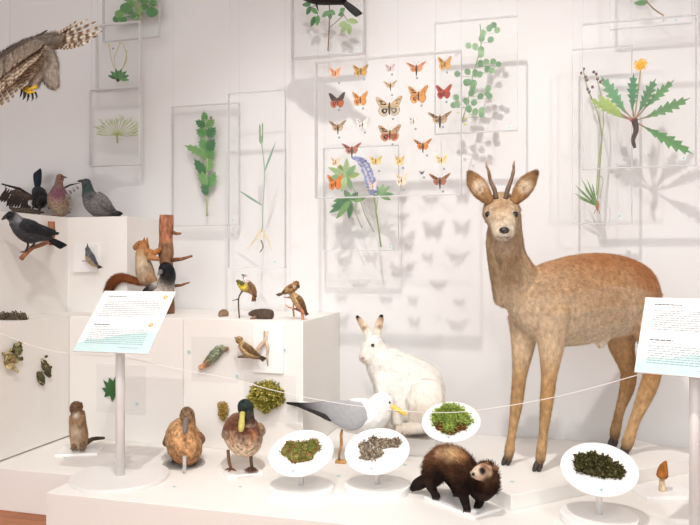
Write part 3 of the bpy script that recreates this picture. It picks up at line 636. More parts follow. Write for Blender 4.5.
# ------------------------------------------------------------------ round dishes
def moss(name, label, cat, c, nrm, pr, h, cols, mat, tuft=900, tl=.012, tw=.0012, lump=1.0, seed=1, droopy=0.0, holes=None):
    """low cushion over blob list pr = [(dx, dy, r)] in the plane with normal nrm"""
    rs = random.Random(seed); c = Vector(c); n = Vector(nrm).normalized(); u = Vector((1, 0, 0)); u = (u-n*u.dot(n)).normalized(); w = n.cross(u)
    b = MB(cols[0]); pts = []
    for (dx, dy, r) in pr:
        o = c+u*dx+w*dy; N_ = 10
        top = b.v(o+n*h*rs.uniform(.8, 1.1)); ring0 = None
        rings = []
        for i in range(1, 7):
            th = i/6*math.pi/2; ring = []
            for k in range(18):
                a = 2*math.pi*k/18; rr = r*math.sin(th)*(1+.16*math.sin(a*3+dx*90)+.09*rs.uniform(-1, 1)); hh = h*math.cos(th)*(1+.25*lump*rs.uniform(-1, 1))
                p = o+u*rr*math.cos(a)+w*rr*math.sin(a)+n*max(0.0003, hh); cc = lin(cols[rs.randrange(len(cols))]); ring.append(b.v(p, rs.uniform(.5, 1), cc)); pts.append((p, (p-o+n*h*.4).normalized()))
            rings.append(ring)
        for k in range(18): b.f((top, rings[0][k], rings[0][(k+1) % 18]))
        for a_, b_ in zip(rings, rings[1:]):
            for k in range(18): b.f((a_[k], b_[k], b_[(k+1) % 18], a_[(k+1) % 18]))
        b.f(rings[-1][::-1])
    o = link(name, b.bm, mat, base=c); T(o, label, cat)
    if tuft:
        b = MB()
        for i in range(tuft):
            p, q = pts[rs.randrange(len(pts))]; p = p+Vector([rs.uniform(-.004, .004) for _ in range(3)]); d = (q+Vector([rs.uniform(-.7, .7) for _ in range(3)])).normalized()
            if d.dot(n) < 0: d = d-n*d.dot(n)*1.2
            col = lin(cols[rs.randrange(len(cols))]); k = rs.uniform(.7, 1.25); L = tl*rs.uniform(.5, 1.2); s_ = d.orthogonal().normalized()
            if rs.random() < .5: s_ = d.cross(s_)
            vs = [b.v(p-s_*tw, k*.7, col), b.v(p+s_*tw, k*.7, col), b.v(p+d*L*.6+s_*tw*1.2, k, col), b.v(p+d*L, k*1.2, col), b.v(p+d*L*.6-s_*tw*1.2, k, col)]; b.f(vs)
        t = link('tufts', b.bm, mat, o, smooth=False); t['kind'] = 'stuff'
    return o
def dish(label, x, ybase, Yb, ztop_px, base=True, r=.107, rt=.107, tilt=28, zt=None):
    """round tilted plate on a stem over a round foot"""
    s0 = atz(x, ybase, PZ+.022) if base else at(x, ybase, Yb); bx, by = s0.x, s0.y; zt = at(x, ztop_px, by).z
    root = empty('round_dish_stand', (bx, by, PZ)); T(root, label, 'dish stand'); t = math.radians(tilt); n = Vector((0, -math.sin(t), math.cos(t)))
    b = MB(); b.disc((bx, by, PZ+.022), r, .022, n=64); link('foot', b.bm, M_plate, root, smooth=False)
    b = MB(); b.tube([(bx, by, PZ+.022), (bx, by, zt-.006)], .009, 16); link('stem', b.bm, M_pole, root)
    b = MB(); b.disc((bx, by, zt), rt, .006, n, n=64); pl_ = link('plate', b.bm, M_plate, root, smooth=False)
    w_ = n.cross(Vector((1, 0, 0))); c = Vector((bx, by, zt))-w_*rt*.80+n*.0007; b = MB(); b.disc(c, .008, .0006, n, 20, False); s_ = link('number_sticker', b.bm, M_sticker, pl_, smooth=False)
    b = MB(); b.disc(c+n*.0005, .0025, .0004, n, 12, False); link('printed_dot', b.bm, M_dot, s_, smooth=False)
    return Vector((bx, by, zt)), n
c, n = dish('round dish stand with the reddish green moss, right of the drake', 301, 485, 0, 452)
MG = [(120, 140, 62), (140, 150, 80), (166, 112, 70), (96, 112, 52), (160, 128, 84)]
moss('moss_cushion', 'bean shaped red and green moss on a round dish', 'moss', c+n*.0004, n, [(-.036, .0, .028), (-.010, -.020, .030), (.018, .006, .032), (.034, .026, .026), (-.01, .012, .026), (.022, -.022, .024), (-.042, .010, .018)], .022, MG, M_moss, 1500, .007)
c, n = dish('round dish stand with the grey lichen crusts, in the middle', 377, 484, 0, 450)
LG = [(170, 154, 134), (190, 176, 156), (140, 122, 102), (204, 190, 172), (116, 100, 82)]
moss('lichen_crust', 'grey brown lichen crust, upper piece on the middle dish', 'lichen', c+n*.0004+Vector((.008, 0, .0)), n, [(-.012, .030, .019), (.014, .028, .020), (.038, .034, .020), (-.028, .040, .013), (.052, .040, .012)], .010, LG, M_lichen, 700, .006, .0022, 1.6, 5)
moss('lichen_crust', 'grey brown lichen crust, lower piece on the middle dish', 'lichen', c+n*.0004, n, [(-.046, .012, .016), (-.030, -.010, .021), (-.010, -.024, .022), (.006, -.018, .018), (-.028, -.034, .016)], .010, LG, M_lichen, 700, .006, .0022, 1.6, 6)
c, n = dish('round dish stand with bright green moss, between hare and polecat', 451, 452, 2.42, 421, base=False, r=.07, rt=.102, tilt=30)
moss('moss_cushion', 'thick bright green moss cushion on the raised dish', 'moss', c+n*.0004, n, [(-.022, .0, .042), (.020, .0, .042), (0, .018, .042), (0, -.020, .040)], .040, [(150, 172, 76), (172, 190, 96), (124, 146, 64), (186, 200, 112)], M_moss, 2600, .015, .0011, .8, 8)
moss('dry_moss_base', 'dry brown lower edge of the bright green moss cushion', 'moss', c+n*.0004-n.cross(Vector((1, 0, 0)))*.034, n, [(-.02, 0, .026), (.012, -.002, .030), (.034, .006, .020)], .018, [(120, 78, 46), (150, 100, 62), (96, 66, 38)], M_moss, 500, .008, .0012, 1, 9)
c, n = dish('round dish stand with dark green lichen, before the deer plinth', 599, 514, 0, 468)
DG = [(82, 80, 46), (104, 100, 64), (62, 58, 36), (124, 118, 82), (92, 86, 52)]
moss('lichen_cushion', 'dark green brown leafy lichen on the dish before the deer', 'lichen', c+n*.0004, n, [(-.046, .014, .024), (-.02, .022, .026), (.004, .018, .026), (.022, .006, .022), (-.026, -.010, .026), (.002, -.012, .022), (.03, -.014, .026), (.046, -.010, .020), (-.05, -.008, .014)], .020, DG, M_lichen, 1600, .008, .0028, 1.6, 11)

# ------------------------------------------------------------------ roe deer
Y = 2.40; CN, CD, CL = (172, 142, 108), (178, 118, 68), (208, 178, 140)
ck = [
 K([(184, 154, 120), (182, 148, 112), (180, 140, 100), (178, 134, 92), (172, 124, 84), (170, 120, 80)], (520, 300, .03, 21, 17), (534, 303, .05, 37, 25), (565, 302, .13, 44.5, 29), (600, 296.5, .23, 44, 30), (630, 297, .32, 37, 29), (641, 300, .36, 22.5, 22), under=(212, 188, 156)),
 K([(186, 156, 122), CN, (164, 134, 100), (172, 140, 104)], (507, 216, .01, 14.5, 13), (504.5, 236, .015, 18.2, 16), (507.5, 260, .02, 20, 18), (520, 292, .05, 28, 20)),
 K([(182, 146, 108), (190, 158, 122), (190, 160, 126), (204, 182, 152), (214, 198, 176)], (502, 205, .03, 15, 14), (501.5, 211, .0, 19, 14), (502.5, 219, -.045, 16, 13), (503.5, 228, -.09, 12.5, 11), (504, 234, -.115, 11, 9)),
 # front legs
 K([CL, CL, (186, 146, 100), (182, 142, 96), (184, 144, 98), (186, 146, 102), (90, 70, 54)], (524, 318, .07, 16, 15), (523, 346, .07, 11.5, 11), (519.5, 376, .06, 7.3, 7), (516.5, 403, .06, 6.3, 6), (512.5, 430, .055, 4.2, 4.5), (509.5, 450, .05, 5, 5), (508.5, 457, .045, 4.2, 4.5)),
 K([CL, CL, (188, 146, 100), (184, 142, 94), (184, 144, 98), (186, 146, 102), (90, 70, 54)], (550, 312, .02, 20, 15), (551, 346, .02, 13, 11), (549, 376, .015, 8, 7.5), (546.5, 403, .01, 6.7, 6.5), (543.5, 432, .005, 4.5, 4.7), (541, 454, .0, 5.2, 5.2), (540, 461, .0, 4.5, 4.6)),
 # hind legs
 K([(186, 140, 92), (180, 136, 90), (176, 132, 86), (176, 134, 88), (182, 142, 98), (178, 138, 92), (90, 70, 54)], (628, 312, .33, 22, 16), (621, 340, .35, 14, 12), (628, 368, .37, 8.5, 8), (627.5, 386, .39, 7.3, 6.5), (620, 410, .39, 4.6, 5), (615.5, 430, .385, 5.2, 5), (614.5, 437, .38, 4.6, 5)),
 K([(184, 132, 82), (184, 136, 86), (184, 138, 90), (188, 146, 98), (194, 152, 106), (188, 148, 102), (90, 70, 54)], (645, 312, .28, 21, 17), (654, 346, .27, 14, 12), (652, 374, .28, 9, 8), (647, 391, .29, 8.3, 7), (635, 420, .30, 5.2, 5), (628.5, 440, .30, 5.8, 5.5), (626.5, 447, .295, 5, 5)),
 K((226, 206, 180), (603, 335, .2, 8, 7), (600, 344, .2, 5, 5)),
]
stp = [(513, 262, -.08, 16, (130, 98, 66), 1, .5), (511, 280, -.07, 15, (126, 96, 66), 1, .5), (503, 246, -.10, 14, (206, 184, 156), .9, .55), (504, 238, -.15, 9, (214, 196, 172), .8, .8), (496, 226, -.12, 7, (206, 178, 146), .9, .6), (502, 204, -.06, 13, (160, 118, 84), 1, .8), (502, 218, 0, 6, (168, 130, 98), 1, .6),
 (488, 214.5, -.06, 6, (232, 214, 188), .7, .8), (515.5, 214, -.06, 6, (232, 214, 188), .7, .8), (488, 214.5, -.06, 3.8, (70, 52, 40), .5, .9), (515.2, 214.5, -.06, 3.8, (70, 52, 40), .5, .9), (491, 207, -.06, 4, (214, 190, 160), .8, .6), (512, 206, -.06, 4, (214, 190, 160), .8, .6),
 (575, 254, .1, 30, (156, 94, 52), 1, .75), (545, 262, .05, 24, (166, 110, 68), 1, .6), (605, 252, .16, 32, (156, 90, 46), 1, .9), (632, 258, .25, 30, (156, 90, 48), 1, .9), (650, 278, .25, 26, (160, 98, 56), 1, .8), (656, 300, .3, 20, (166, 108, 66), 1, .6), (528, 320, -.05, 22, (206, 178, 142), 1, .5), (575, 335, .1, 30, (214, 190, 156), 1, .6), (500, 238, 0, 7, (222, 206, 184), 1, .8), (508, 238, 0, 7, (222, 206, 184), 1, .8), (504, 226, 0, 7, (150, 118, 90), 1, .5), (494, 228, 0, 5, (224, 206, 180), 1, .6), (513, 228, 0, 5, (224, 206, 180), 1, .6),
 (512, 440, .05, 6, (150, 108, 72), .9, .3), (628, 388, .36, 8, (140, 96, 60), .9, .6), (616, 420, .36, 10, (130, 88, 54), .9, .5)]
deer, dd = skin('roe_deer', ck, Y, M_fur, .0045, 4, stamps=stp, cvar=.10, cscale=25, base=at(560, 470, 2.6), gain=(1.08, 1.16, 1.28))
deer.location.z = deer.location.z
T(deer, 'standing brown roe deer with short antlers facing the camera', 'deer')
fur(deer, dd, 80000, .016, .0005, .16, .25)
for nm, lab, pts, tip in (('ear', 'left in view', [(490, 202, .0, 4.5, 4), (482, 192, .0, 8.5, 3), (475, 182, .0, 8.3, 2.6), (469.5, 173, .0, 3, 2)], 0), ('ear', '', [(514, 202, .0, 4.5, 4), (521, 192, .0, 8.5, 3), (528, 182, .0, 8.3, 2.6), (536, 172.5, .0, 3, 2)], 0)):
    mx = (sum(p[0] for p in pts)/4, sum(p[1] for p in pts)/4)
    e, ed = skin(nm, [K([(168, 128, 88), (172, 134, 94), (170, 130, 90), (112, 84, 60)], *pts)], Y-.02, M_fur, .0022, 2, deer, stamps=[(mx[0], mx[1], -.012, 9, (232, 212, 184), .6, .95), (mx[0]+(1 if mx[0] < 500 else -1), mx[1]+2, -.014, 3.2, (120, 88, 66), .9, .8)])
    fur(e, ed, 3000, .012, .0005, .3, .25)
for pts in ([(496.5, 199, 0, 2.7), (494.5, 190, 0, 2.2), (490.5, 181, 0, 2.0), (488.5, 171, -.01, 1.4), (486.5, 166, -.01, 1.1), (486, 161, 0, .6)], [(505.5, 199, 0, 2.8), (507.5, 190, 0, 2.3), (511.5, 179, 0, 2.0), (513.5, 170, 0, 1.5), (513.6, 165, -.005, 1.2), (514.6, 161, 0, .6)]):
    b = MB(); R_ = cr([tuple(p) for p in pts], 6); n_ = len(R_); rs = random.Random(4)
    b.tube([at(p[0], p[1], Y-.02+p[2]) for p in R_], [max(.0006, p[3]*mpp(p[0], Y))*(1+rs.uniform(-.1, .14)) for p in R_], 9, cols=[(96+70*i/n_, 72+66*i/n_, 52+62*i/n_) for i in range(n_)])
    p0 = R_[-8]; b.c((150, 120, 92)); sg = -1 if p0[0] < 500 else 1
    link('antler', b.bm, M_horn, deer)
for x in (488, 515.2): eye(deer, x, 214.5, Y, 3.2)
b = MB((34, 30, 30)); b.ball(hit(BV[deer.name], 504, 230.5)+Vector((0, .006, 0)), .0165, 14, (1.1, .8, .72)); link('nose', b.bm, M_horn, deer)
b = MB((70, 50, 42)); b.tube([hit(BV[deer.name], x, y)-Vector((0, .001, 0)) for x, y in ((497, 236), (500, 237.6), (504, 237), (508, 237.6), (511, 236))], [.001, .002, .002, .002, .001], 6); link('mouth', b.bm, M_horn, deer)
for (x, y, d) in ((507.5, 463, .045), (538.5, 467.5, -.0), (613.5, 443, .38), (625.5, 452.5, .295)):
    b = MB((58, 48, 44)); e = at(x, y, Y+d); e.z = .2; k = mpp(x, Y+d)
    for sg in (-1, 1):
        o_ = Vector((sg*2.0*k, 0, 0)); top = e+o_*.7+Vector((k*1, .004, 10*k)); 
        b.tube([top, e+o_+Vector((-.5*k, -.002, 5*k)), e+o_*1.15+Vector((-2.0*k, -.008, 1.4*k)), e+o_*1.2+Vector((-3.0*k, -.012, .5*k))], [2.4*k, 2.9*k, 2.2*k, .6*k], 9)
    link('hoof', b.bm, M_horn, deer)

# ------------------------------------------------------------------ hare
slab('white plinth under the sitting white hare', at(408, 433, 2.74)[:2], .125, .10, 0, PZ, .065, M_white, 'display_plate')
Y = 2.70; W1, W2 = (248, 244, 237), (240, 231, 219)
hk = [K([W1, W1, W1, W1, W2], (386, 362, -.02, 17, 16), (396, 375, .0, 28, 24), (408, 390, .02, 37, 30), (416, 405, .02, 33, 32), (421, 415, .02, 24, 26)),
 K([W1, W1, W2], (374, 342, -.03, 10, 10), (371, 350, -.04, 11, 10), (366, 358, -.06, 7.5, 7)),
 K([W1, W1, W1], (375, 348, -.02, 11, 11), (381, 362, -.02, 16, 14), (388, 376, 0, 18, 16)),
 K([W1, W2, W2], (425, 388, -.06, 18, 12), (424, 405, -.09, 19, 12), (418, 418, -.08, 12, 10)),
 K([W2, (226, 208, 188), (222, 204, 184)], (424, 426, -.10, 5.5, 7), (410, 428, -.11, 5.5, 7), (397, 429, -.12, 4.5, 6)),
 K([W1, W2, W2], (382, 378, -.06, 9, 9), (384, 400, -.10, 6, 7), (385, 420, -.12, 5, 6), ), K([W2, W2], (385, 424, -.13, 5, 5), (378, 428, -.15, 4, 5)),
 K([W1, W2, W2], (394, 380, -.02, 9, 9), (396, 402, -.06, 6, 7), (397, 424, -.09, 5, 6)),
 K(W1, (443, 418, .04, 7, 7), (448, 416, .06, 5, 5))]
hare, hd = skin('mountain_hare', hk, Y, M_white_fur, .004, 4, stamps=[(373, 345, -.06, 4, (206, 188, 166), 1, .6), (365, 361, -.08, 4, (206, 184, 160), 1, .6), (418, 412, -.12, 14, (222, 204, 182), 1, .5)])
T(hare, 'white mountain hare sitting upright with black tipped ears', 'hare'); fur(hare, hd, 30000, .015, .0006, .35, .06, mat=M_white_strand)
for pts, d in (([(370, 338, 0, 3, 3), (366, 330, 0, 4.2, 2.2), (361, 322, 0, 3.4, 2), (357, 316.5, 0, 1.6, 1.2)], 0), ([(376.5, 338, 0, 3, 3), (378, 329, 0, 4.2, 2.2), (380, 321, 0, 3.6, 2), (381.5, 315.5, 0, 2, 1.3)], 0)):
    e, ed = skin('ear', [K([W1, (232, 216, 196), (206, 180, 152), (40, 34, 32)], *pts)], Y-.03, M_fur, .002, 2, hare, stamps=[((pts[1][0]+pts[2][0])/2+.5, (pts[1][1]+pts[2][1])/2+2, -.01, 3.5, (140, 100, 70), .9, .9), (pts[3][0], pts[3][1]-.5, 0, 3, (30, 26, 26), .4)])
    fur(e, ed, 700, .006, .0005, .3, .1)
eye(hare, 372.8, 345.5, Y-.075, 2.0); b = MB((190, 150, 140)); b.ball(at(362.5, 358, Y-.098), .006, 8); link('nose', b.bm, M_horn, hare)

# ------------------------------------------------------------------ gull
Y = 2.50; GW, GG, BL = (240, 238, 234), (176, 176, 178), (40, 38, 38)
gk = [K([GW, GW, GW, GW, GW], (318, 409, .02, 5, 6), (338, 414, .0, 13, 13), (356, 416, .0, 18, 17), (372, 415, .0, 17, 16), (378, 408, .0, 14, 14)), K([GW, GW, GW], (378, 412, .0, 14, 13), (382, 404, .0, 12.5, 11), (388, 404.5, -.0, 9.5, 9)), K([GW, GW], (320, 408, .02, 4, 6), (300, 404, .02, 3, 7))]
gull, gd = skin('gull', gk, Y, M_white_fur, .0035, 3); T(gull, 'grey winged white gull with yellow beak in front of the hare', 'bird')
fur(gull, gd, 4000, .008, .0008, .15, .05, 'down', mat=M_white_strand)
for d in (-.055, .055):
    e, ed = skin('wing', [K([GG, GG, (168, 168, 170), (160, 160, 162), (120, 118, 118), BL, BL], (364, 411, d, 10, 3), (352, 415, d*1.05, 15.5, 3.5), (340, 413, d, 13.5, 3), (328, 409, d*.8, 9, 2.5), (314, 407, d*.6, 5, 2), (300, 405, d*.4, 2.6, 1.6), (287, 403, d*.3, 1.2, 1.2))], Y, M_white_fur, .0022, 2, gull)
b = MB(BL)
for i in range(6): b.feather(at(336-i*1, 418+i*.7, Y-.056), at(287+i*6, 402.5+i*2.3, Y-.03), .0038, (60, 58, 58), (24, 22, 22), side=(0, .3, 1))
link('primaries', b.bm, M_feather, gull)['label'] = 'black wing tip feathers'
cone(gull, 'beak', [(391, 406, -.01, 3.0), (397, 409.5, -.015, 2.4), (403, 412.5, -.02, 2.2), (406.5, 415.5, -.022, .7)], Y, (238, 196, 72)); eye(gull, 389.6, 402.6, Y-.035, 1.3)
bleg(gull, [(368, 430, -.03), (368, 446, -.03), (367, 461, -.03)], Y, 1.3, (214, 170, 150), ((-8, 6), (-1, 9), (6, 6)), web=True); bleg(gull, [(358, 430, .04), (358, 444, .04), (357, 457.5, .04)], Y, 1.3, (214, 170, 150), ((-8, 6), (-1, 9), (6, 6)), web=True)

# ------------------------------------------------------------------ ducks
Y = 2.262; slab('white square plate turned cornerwise under the drake', at(241, 470, Y+.01)[:2], .065, .065, 38, PZ, .010)
BR, BD = (110, 66, 44), (70, 42, 32)
dk = [K([(84, 50, 36), (104, 66, 46), (150, 124, 104), (150, 130, 112)], (244, 433, -.07, 16.5, 13), (243, 434.5, -.03, 22, 18.5), (243, 434, .05, 22.5, 18), (243, 430, .14, 13, 12), under=(196, 172, 146)),
 K([(60, 40, 34), (30, 40, 34), (28, 40, 36), (30, 44, 38)], (247, 424, -.06, 9, 9), (247, 415, -.055, 7, 7), (245.5, 408, -.06, 8, 8.5), (244, 405, -.07, 7, 7))]
dst = [(247, 419, -.08, 6, (36, 34, 32), .6, .8), (232, 440, -.11, 9, (190, 140, 100), 1, .6), (255, 436, -.11, 10, (178, 122, 84), 1, .6), (221, 433, 0, 9, (158, 142, 128), .8, .8), (266, 430, 0, 8, (170, 156, 142), .8, .8), (243, 430, -.12, 8, (74, 40, 30), 1, .6), (238, 452, -.05, 9, (150, 130, 112), 1, .6), (248, 447, -.09, 7, (150, 84, 52), 1, .5)]
drake, d_ = skin('mallard_drake', dk, Y, M_scallop, .0032, 3, stamps=dst, cvar=.45, cscale=120); T(drake, 'mallard drake with dark green head and yellow bill, facing front', 'duck'); fur(drake, d_, 5000, .006, .0008, .08, .3, 'down')
cone(drake, 'bill', [(242.5, 413.5, -.085, 3.0), (242, 418, -.105, 2.7), (241.5, 424.5, -.125, 3.3), (241, 430, -.135, 2.6), (241, 431.5, -.138, 1.2)], Y, (196, 184, 96)); eye(drake, 239, 405, Y-.085, 1.1); eye(drake, 249.6, 405.5, Y-.085, 1.1)
bleg(drake, [(228, 450, 0), (229, 461, 0), (231, 469, 0)], Y, 1.7, (120, 86, 58), ((-5, 6), (2, 10), (9, 6)), .8, True); bleg(drake, [(251, 450, 0), (251, 460, 0), (252, 468, 0.0)], Y, 1.7, (104, 74, 52), ((-5, 7), (2, 11), (9, 6)), .8, True)
for x, dx in ((227, -1), (260, 1)):
    skin('wing', [K([(150, 118, 92), (168, 150, 130), (120, 96, 80)], (x-dx*1, 427, .0, 5, 5), (x-dx*.5, 433, .04, 5, 7), (x-dx*4, 432, .12, 4, 4))], Y, M_feather, .0025, 2, drake, cvar=.3, cscale=100)
Y = 2.30; b = MB(); c = atz(184, 464, PZ); b.disc((c.x, c.y, PZ+.006), .078, .006, n=48); T(link('round_plate', b.bm, M_base, smooth=False), 'clear round plate under the brown female duck', 'plate')
fk = [K([(172, 130, 90), (176, 134, 94), (150, 120, 90), (130, 108, 86)], (184, 442.5, -.07, 18, 13), (184, 443, -.03, 23, 17), (184, 441, .05, 23.5, 17.5), (186, 436, .14, 12, 10), under=(150, 108, 72)),
 K([(140, 104, 72), (134, 104, 74), (126, 100, 74), (104, 82, 62)], (188, 432, -.05, 9, 9), (189, 423, -.05, 6.5, 7), (187, 415, -.06, 7.5, 8), (186, 411.5, -.07, 5.5, 6))]
fst = [(168, 432, -.02, 10, (120, 88, 58), 1, .6), (200, 434, 0, 10, (120, 92, 66), 1, .7), (188, 409, -.05, 5, (84, 62, 46), 1, .7), (184, 420, -.1, 4, (96, 70, 50), 1, .5)]
hen, d_ = skin('mallard_hen', fk, Y, M_scallop, .0032, 3, stamps=fst, cvar=.45, cscale=140); T(hen, 'brown speckled female duck facing front, bill pointing down', 'duck'); fur(hen, d_, 5000, .006, .0008, .08, .4, 'down')
cone(hen, 'bill', [(186, 419, -.085, 2.6), (185.5, 423, -.105, 2.3), (185, 429, -.125, 2.8), (185, 432.5, -.13, 2.0), (185, 434, -.132, .9)], Y, (118, 108, 102)); eye(hen, 181.5, 412, Y-.08, 1.1); eye(hen, 191.5, 412.5, Y-.08, 1.1)
for x, s in ((174, -1), (193, 1)): bleg(hen, [(x, 455, 0), (x, 459, 0), (x, 464.5, 0)], Y, 1.7, (62, 46, 38), ((-5, 4), (1, 8), (6, 4)), .8, True)
for x, dx in ((168, -1), (200, 1)):
    skin('wing', [K([(140, 100, 66), (112, 86, 64), (96, 76, 60)], (x-dx*2, 436, .0, 5, 5), (x-dx*1, 441, .04, 5, 7), (x-dx*4, 440, .12, 4, 4))], Y, M_feather, .0025, 2, hen, cvar=.4, cscale=120)
b = MB(); e = at(184.5, 474, 2.2); e = atz(184.5, 474, PZ); b.tube([(e.x, e.y, PZ+.007), (e.x, e.y, at(184.5, 456, e.y).z)], .0065, 14); T(link('acrylic_post', b.bm, M_rim), 'short clear acrylic post before the female duck', 'post')

# ------------------------------------------------------------------ polecat
Y = 2.10; slab('white plate turned cornerwise under the polecat', at(462, 500, 2.14)[:2], .105, .06, -38, PZ, .010)
PB, PD, PF = (58, 36, 26), (30, 22, 20), (166, 112, 70)
pk = [K([PD, PB, (104, 70, 48), (120, 80, 54), (66, 44, 34), PD], (477, 485, .0, 12, 11), (466, 474, .0, 15, 14), (455, 464, .02, 16.5, 15), (444, 463, .06, 16.5, 15), (436, 470, .09, 14, 14), (432, 479, .10, 10, 10), under=(22, 17, 15)),
 K([PD, PB, (92, 64, 46)], (481, 489, .0, 13, 12), (487, 484, -.02, 12, 12), (488, 474, -.03, 10, 11)),
 K([(110, 78, 56), (150, 112, 84), (220, 196, 170), (224, 204, 184)], (489, 472, -.02, 9, 10), (484, 472, -.05, 9.2, 9), (478, 473, -.08, 7, 6.5), (474.5, 474, -.10, 4, 4)),
 K([PB, PD, PD, PD], (462, 478, -.02, 10, 10), (463, 493, -.02, 6, 7), (466, 505, -.02, 4.2, 5), (467, 509, -.03, 3.8, 5)),
 K([PD, PD, PD, PD], (478, 492, .02, 9, 9), (480, 500, .02, 5, 6), (478, 506, .015, 4.2, 5), (477, 508.5, .0, 3.8, 5)),
 K([PB, PD, PD, PD], (435, 474, .08, 11, 11), (431, 484, .07, 6.5, 7), (434, 492, .06, 4, 4.5), (436, 496, .04, 3.8, 5)),
 K([PD, PD, PD], (449, 474, .12, 9, 9), (454, 486, .12, 5, 5), (457, 494, .10, 4, 5)),
 K([PD, PD, PD, (22, 18, 18)], (430, 478, .11, 6, 6), (424, 481, .11, 6.5, 6), (417, 485, .11, 6, 6), (412, 489, .11, 3, 3))]
pst = [(453, 454, -.06, 13, (240, 200, 150), 1, .95), (463, 458, -.06, 9, (216, 160, 108), 1, .9), (441, 454, .0, 9, (226, 184, 140), 1, .7), (440, 474, 0, 12, (40, 27, 22), 1, .8), (462, 486, 0, 12, (34, 24, 20), 1, .8), (452, 474, -.06, 7, (120, 76, 50), 1, .5), (484, 466, -.09, 6, (150, 110, 84), .9, .8), (481.8, 471, -.115, 5.0, (44, 30, 26), .7, 1), (484, 466, -.1, 4, (120, 84, 62), .8, .8), (490, 466.5, -.05, 4, (226, 204, 176), .8, .7), (490.5, 474, -.09, 5, (216, 190, 158), .9, .8), (477, 477, -.11, 4.5, (230, 212, 190), .8, .8), (474, 470.5, -.11, 3, (226, 206, 184), .8, .7), (496, 478, -.02, 8, (120, 82, 56), 1, .6), (445, 480, 0, 14, (60, 38, 28), 1, .5), (483, 470.5, -.1, 5.5, (38, 26, 22), .6, 1), (478.5, 467, -.1, 2.5, (230, 212, 190), .8, .7), (493, 477, 0, 7, (60, 40, 30), 1, .7), (486, 480, 0, 7, (30, 22, 20), 1, .9)]
pol, pd_ = skin('polecat', pk, Y, M_fur, .003, 3, stamps=pst); T(pol, 'dark brown polecat with pale masked face, arched back and bushy tail', 'polecat')
head = np.array(at(482, 473, Y-.07))
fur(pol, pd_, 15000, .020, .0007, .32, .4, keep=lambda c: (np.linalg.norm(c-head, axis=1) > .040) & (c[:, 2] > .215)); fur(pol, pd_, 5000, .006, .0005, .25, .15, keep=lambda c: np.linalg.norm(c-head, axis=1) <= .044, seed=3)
eye(pol, 481.2, 471.5, Y-.117, 1.1); b = MB((48, 30, 28)); b.ball(at(473.2, 474.2, Y-.118), .0048, 8); link('nose', b.bm, M_horn, pol)
for x, y in ((486.5, 464.6), (495, 468)): b = MB((120, 84, 60)); b.ball(at(x, y, Y-.05), .010, 10, (1, .5, .8)); link('ear', b.bm, M_fur, pol)
for x, y, d in ((467, 511, -.035), (477, 509.5, .0), (436, 498, .04), (457, 496, .09)):
    b = MB((40, 28, 24)); e = at(x, y, Y+d)
    for k in (-3, -1, 1, 3): b.tube([e+Vector((k*.0025, 0, .004)), e+Vector((k*.003, -.008, .002)), e+Vector((k*.0032, -.013, -.001))], [.0035, .003, .0008], 6)
    link('paw', b.bm, M_horn, pol)

# ------------------------------------------------------------------ ground squirrel, left
c = atz(80, 452, PZ); slab('pale thin plate under the small standing ground squirrel', (c.x, c.y), .078, .062, 24, PZ, .010); Y = c.y
gs = [K([(132, 92, 60), (140, 102, 68), (150, 112, 80), (136, 94, 60)], (78, 414, 0, 7, 7), (78, 424, 0, 8.2, 8), (79, 436, 0, 9, 9), (79, 444, 0, 8, 8), under=(196, 178, 152)),
 K([(104, 76, 56), (120, 90, 66), (104, 78, 58)], (77, 406, 0, 6.2, 6), (75.5, 408.5, -.01, 6, 6), (74, 410, -.025, 4.2, 4)),
 K([(150, 122, 94), (160, 134, 104)], (72, 417, -.02, 2.6, 2.6), (71, 424, -.03, 2.2, 2.2)), K([(150, 122, 94), (160, 134, 104)], (83, 417, -.02, 3, 3), (79, 425, -.04, 2.2, 2.2)),
 K((130, 108, 88), (75, 446, -.02, 3.4, 3.4), (73, 448, -.04, 2.6, 2.6)), K((130, 108, 88), (83, 446, -.02, 3.4, 3.4), (82.5, 448.5, -.04, 2.6, 2.6))]
gsq, gd2 = skin('ground_squirrel', gs, Y, M_fur, .0022, 2, stamps=[(77, 432, -.05, 9, (212, 196, 172), 1, .7), (76, 415, -.04, 5, (226, 214, 196), 1, .8), (84, 420, 0, 6, (170, 126, 84), 1, .6), (86, 436, 0, 6, (160, 118, 78), 1, .6)])
T(gsq, 'small brown ground squirrel standing upright at far left', 'squirrel'); fur(gsq, gd2, 5000, .007, .0005, .25, .2)
skin('tail', [K([(100, 84, 66), (84, 74, 62), (90, 80, 70)], (86, 443, .03, 2.6, 2.6), (93, 439, .08, 2.2, 2.2), (104, 438, .12, 1.4, 1.4))], Y, M_fur, .0018, 1, gsq)
for x in (74.2, 81.4): b = MB((110, 88, 70)); b.ball(at(x, 403.5, Y), .0055, 8, (1, .6, 1)); link('ear', b.bm, M_fur, gsq)
eye(gsq, 72.2, 407.4, Y-.026, .9); eye(gsq, 78.4, 407.3, Y-.022, .9)

# ------------------------------------------------------------------ mushroom
c = atz(662, 491, PZ+.012); slab('thin white plate under the small brown mushroom', (c.x+.005, c.y+.01), .085, .06, 20, PZ, .012)
r = empty('mushroom', (c.x, c.y, c.z)); T(r, 'small mushroom with pointed brown cap and cream stalk', 'mushroom')
k = mpp(660, c.y); b = MB((226, 204, 170)); b.tube([c, c+Vector((0, 0, 4*k)), c+Vector((0, 0, 9*k)), c+Vector((0, 0, 14*k))], [3.0*k, 3.2*k, 2.8*k, 2.6*k], 12); link('stalk', b.bm, M_bark, r)
b = MB((170, 106, 52)); b.tube([c+Vector((dx*k, 0, z*k)) for dx, z in ((0, 13), (.2, 15), (.6, 20), (1.6, 25), (3.2, 29), (4.0, 30.5))], [4.2*k, 5.6*k, 5.2*k, 3.8*k, 1.8*k, .4*k], 14); link('cap', b.bm, M_bark, r)
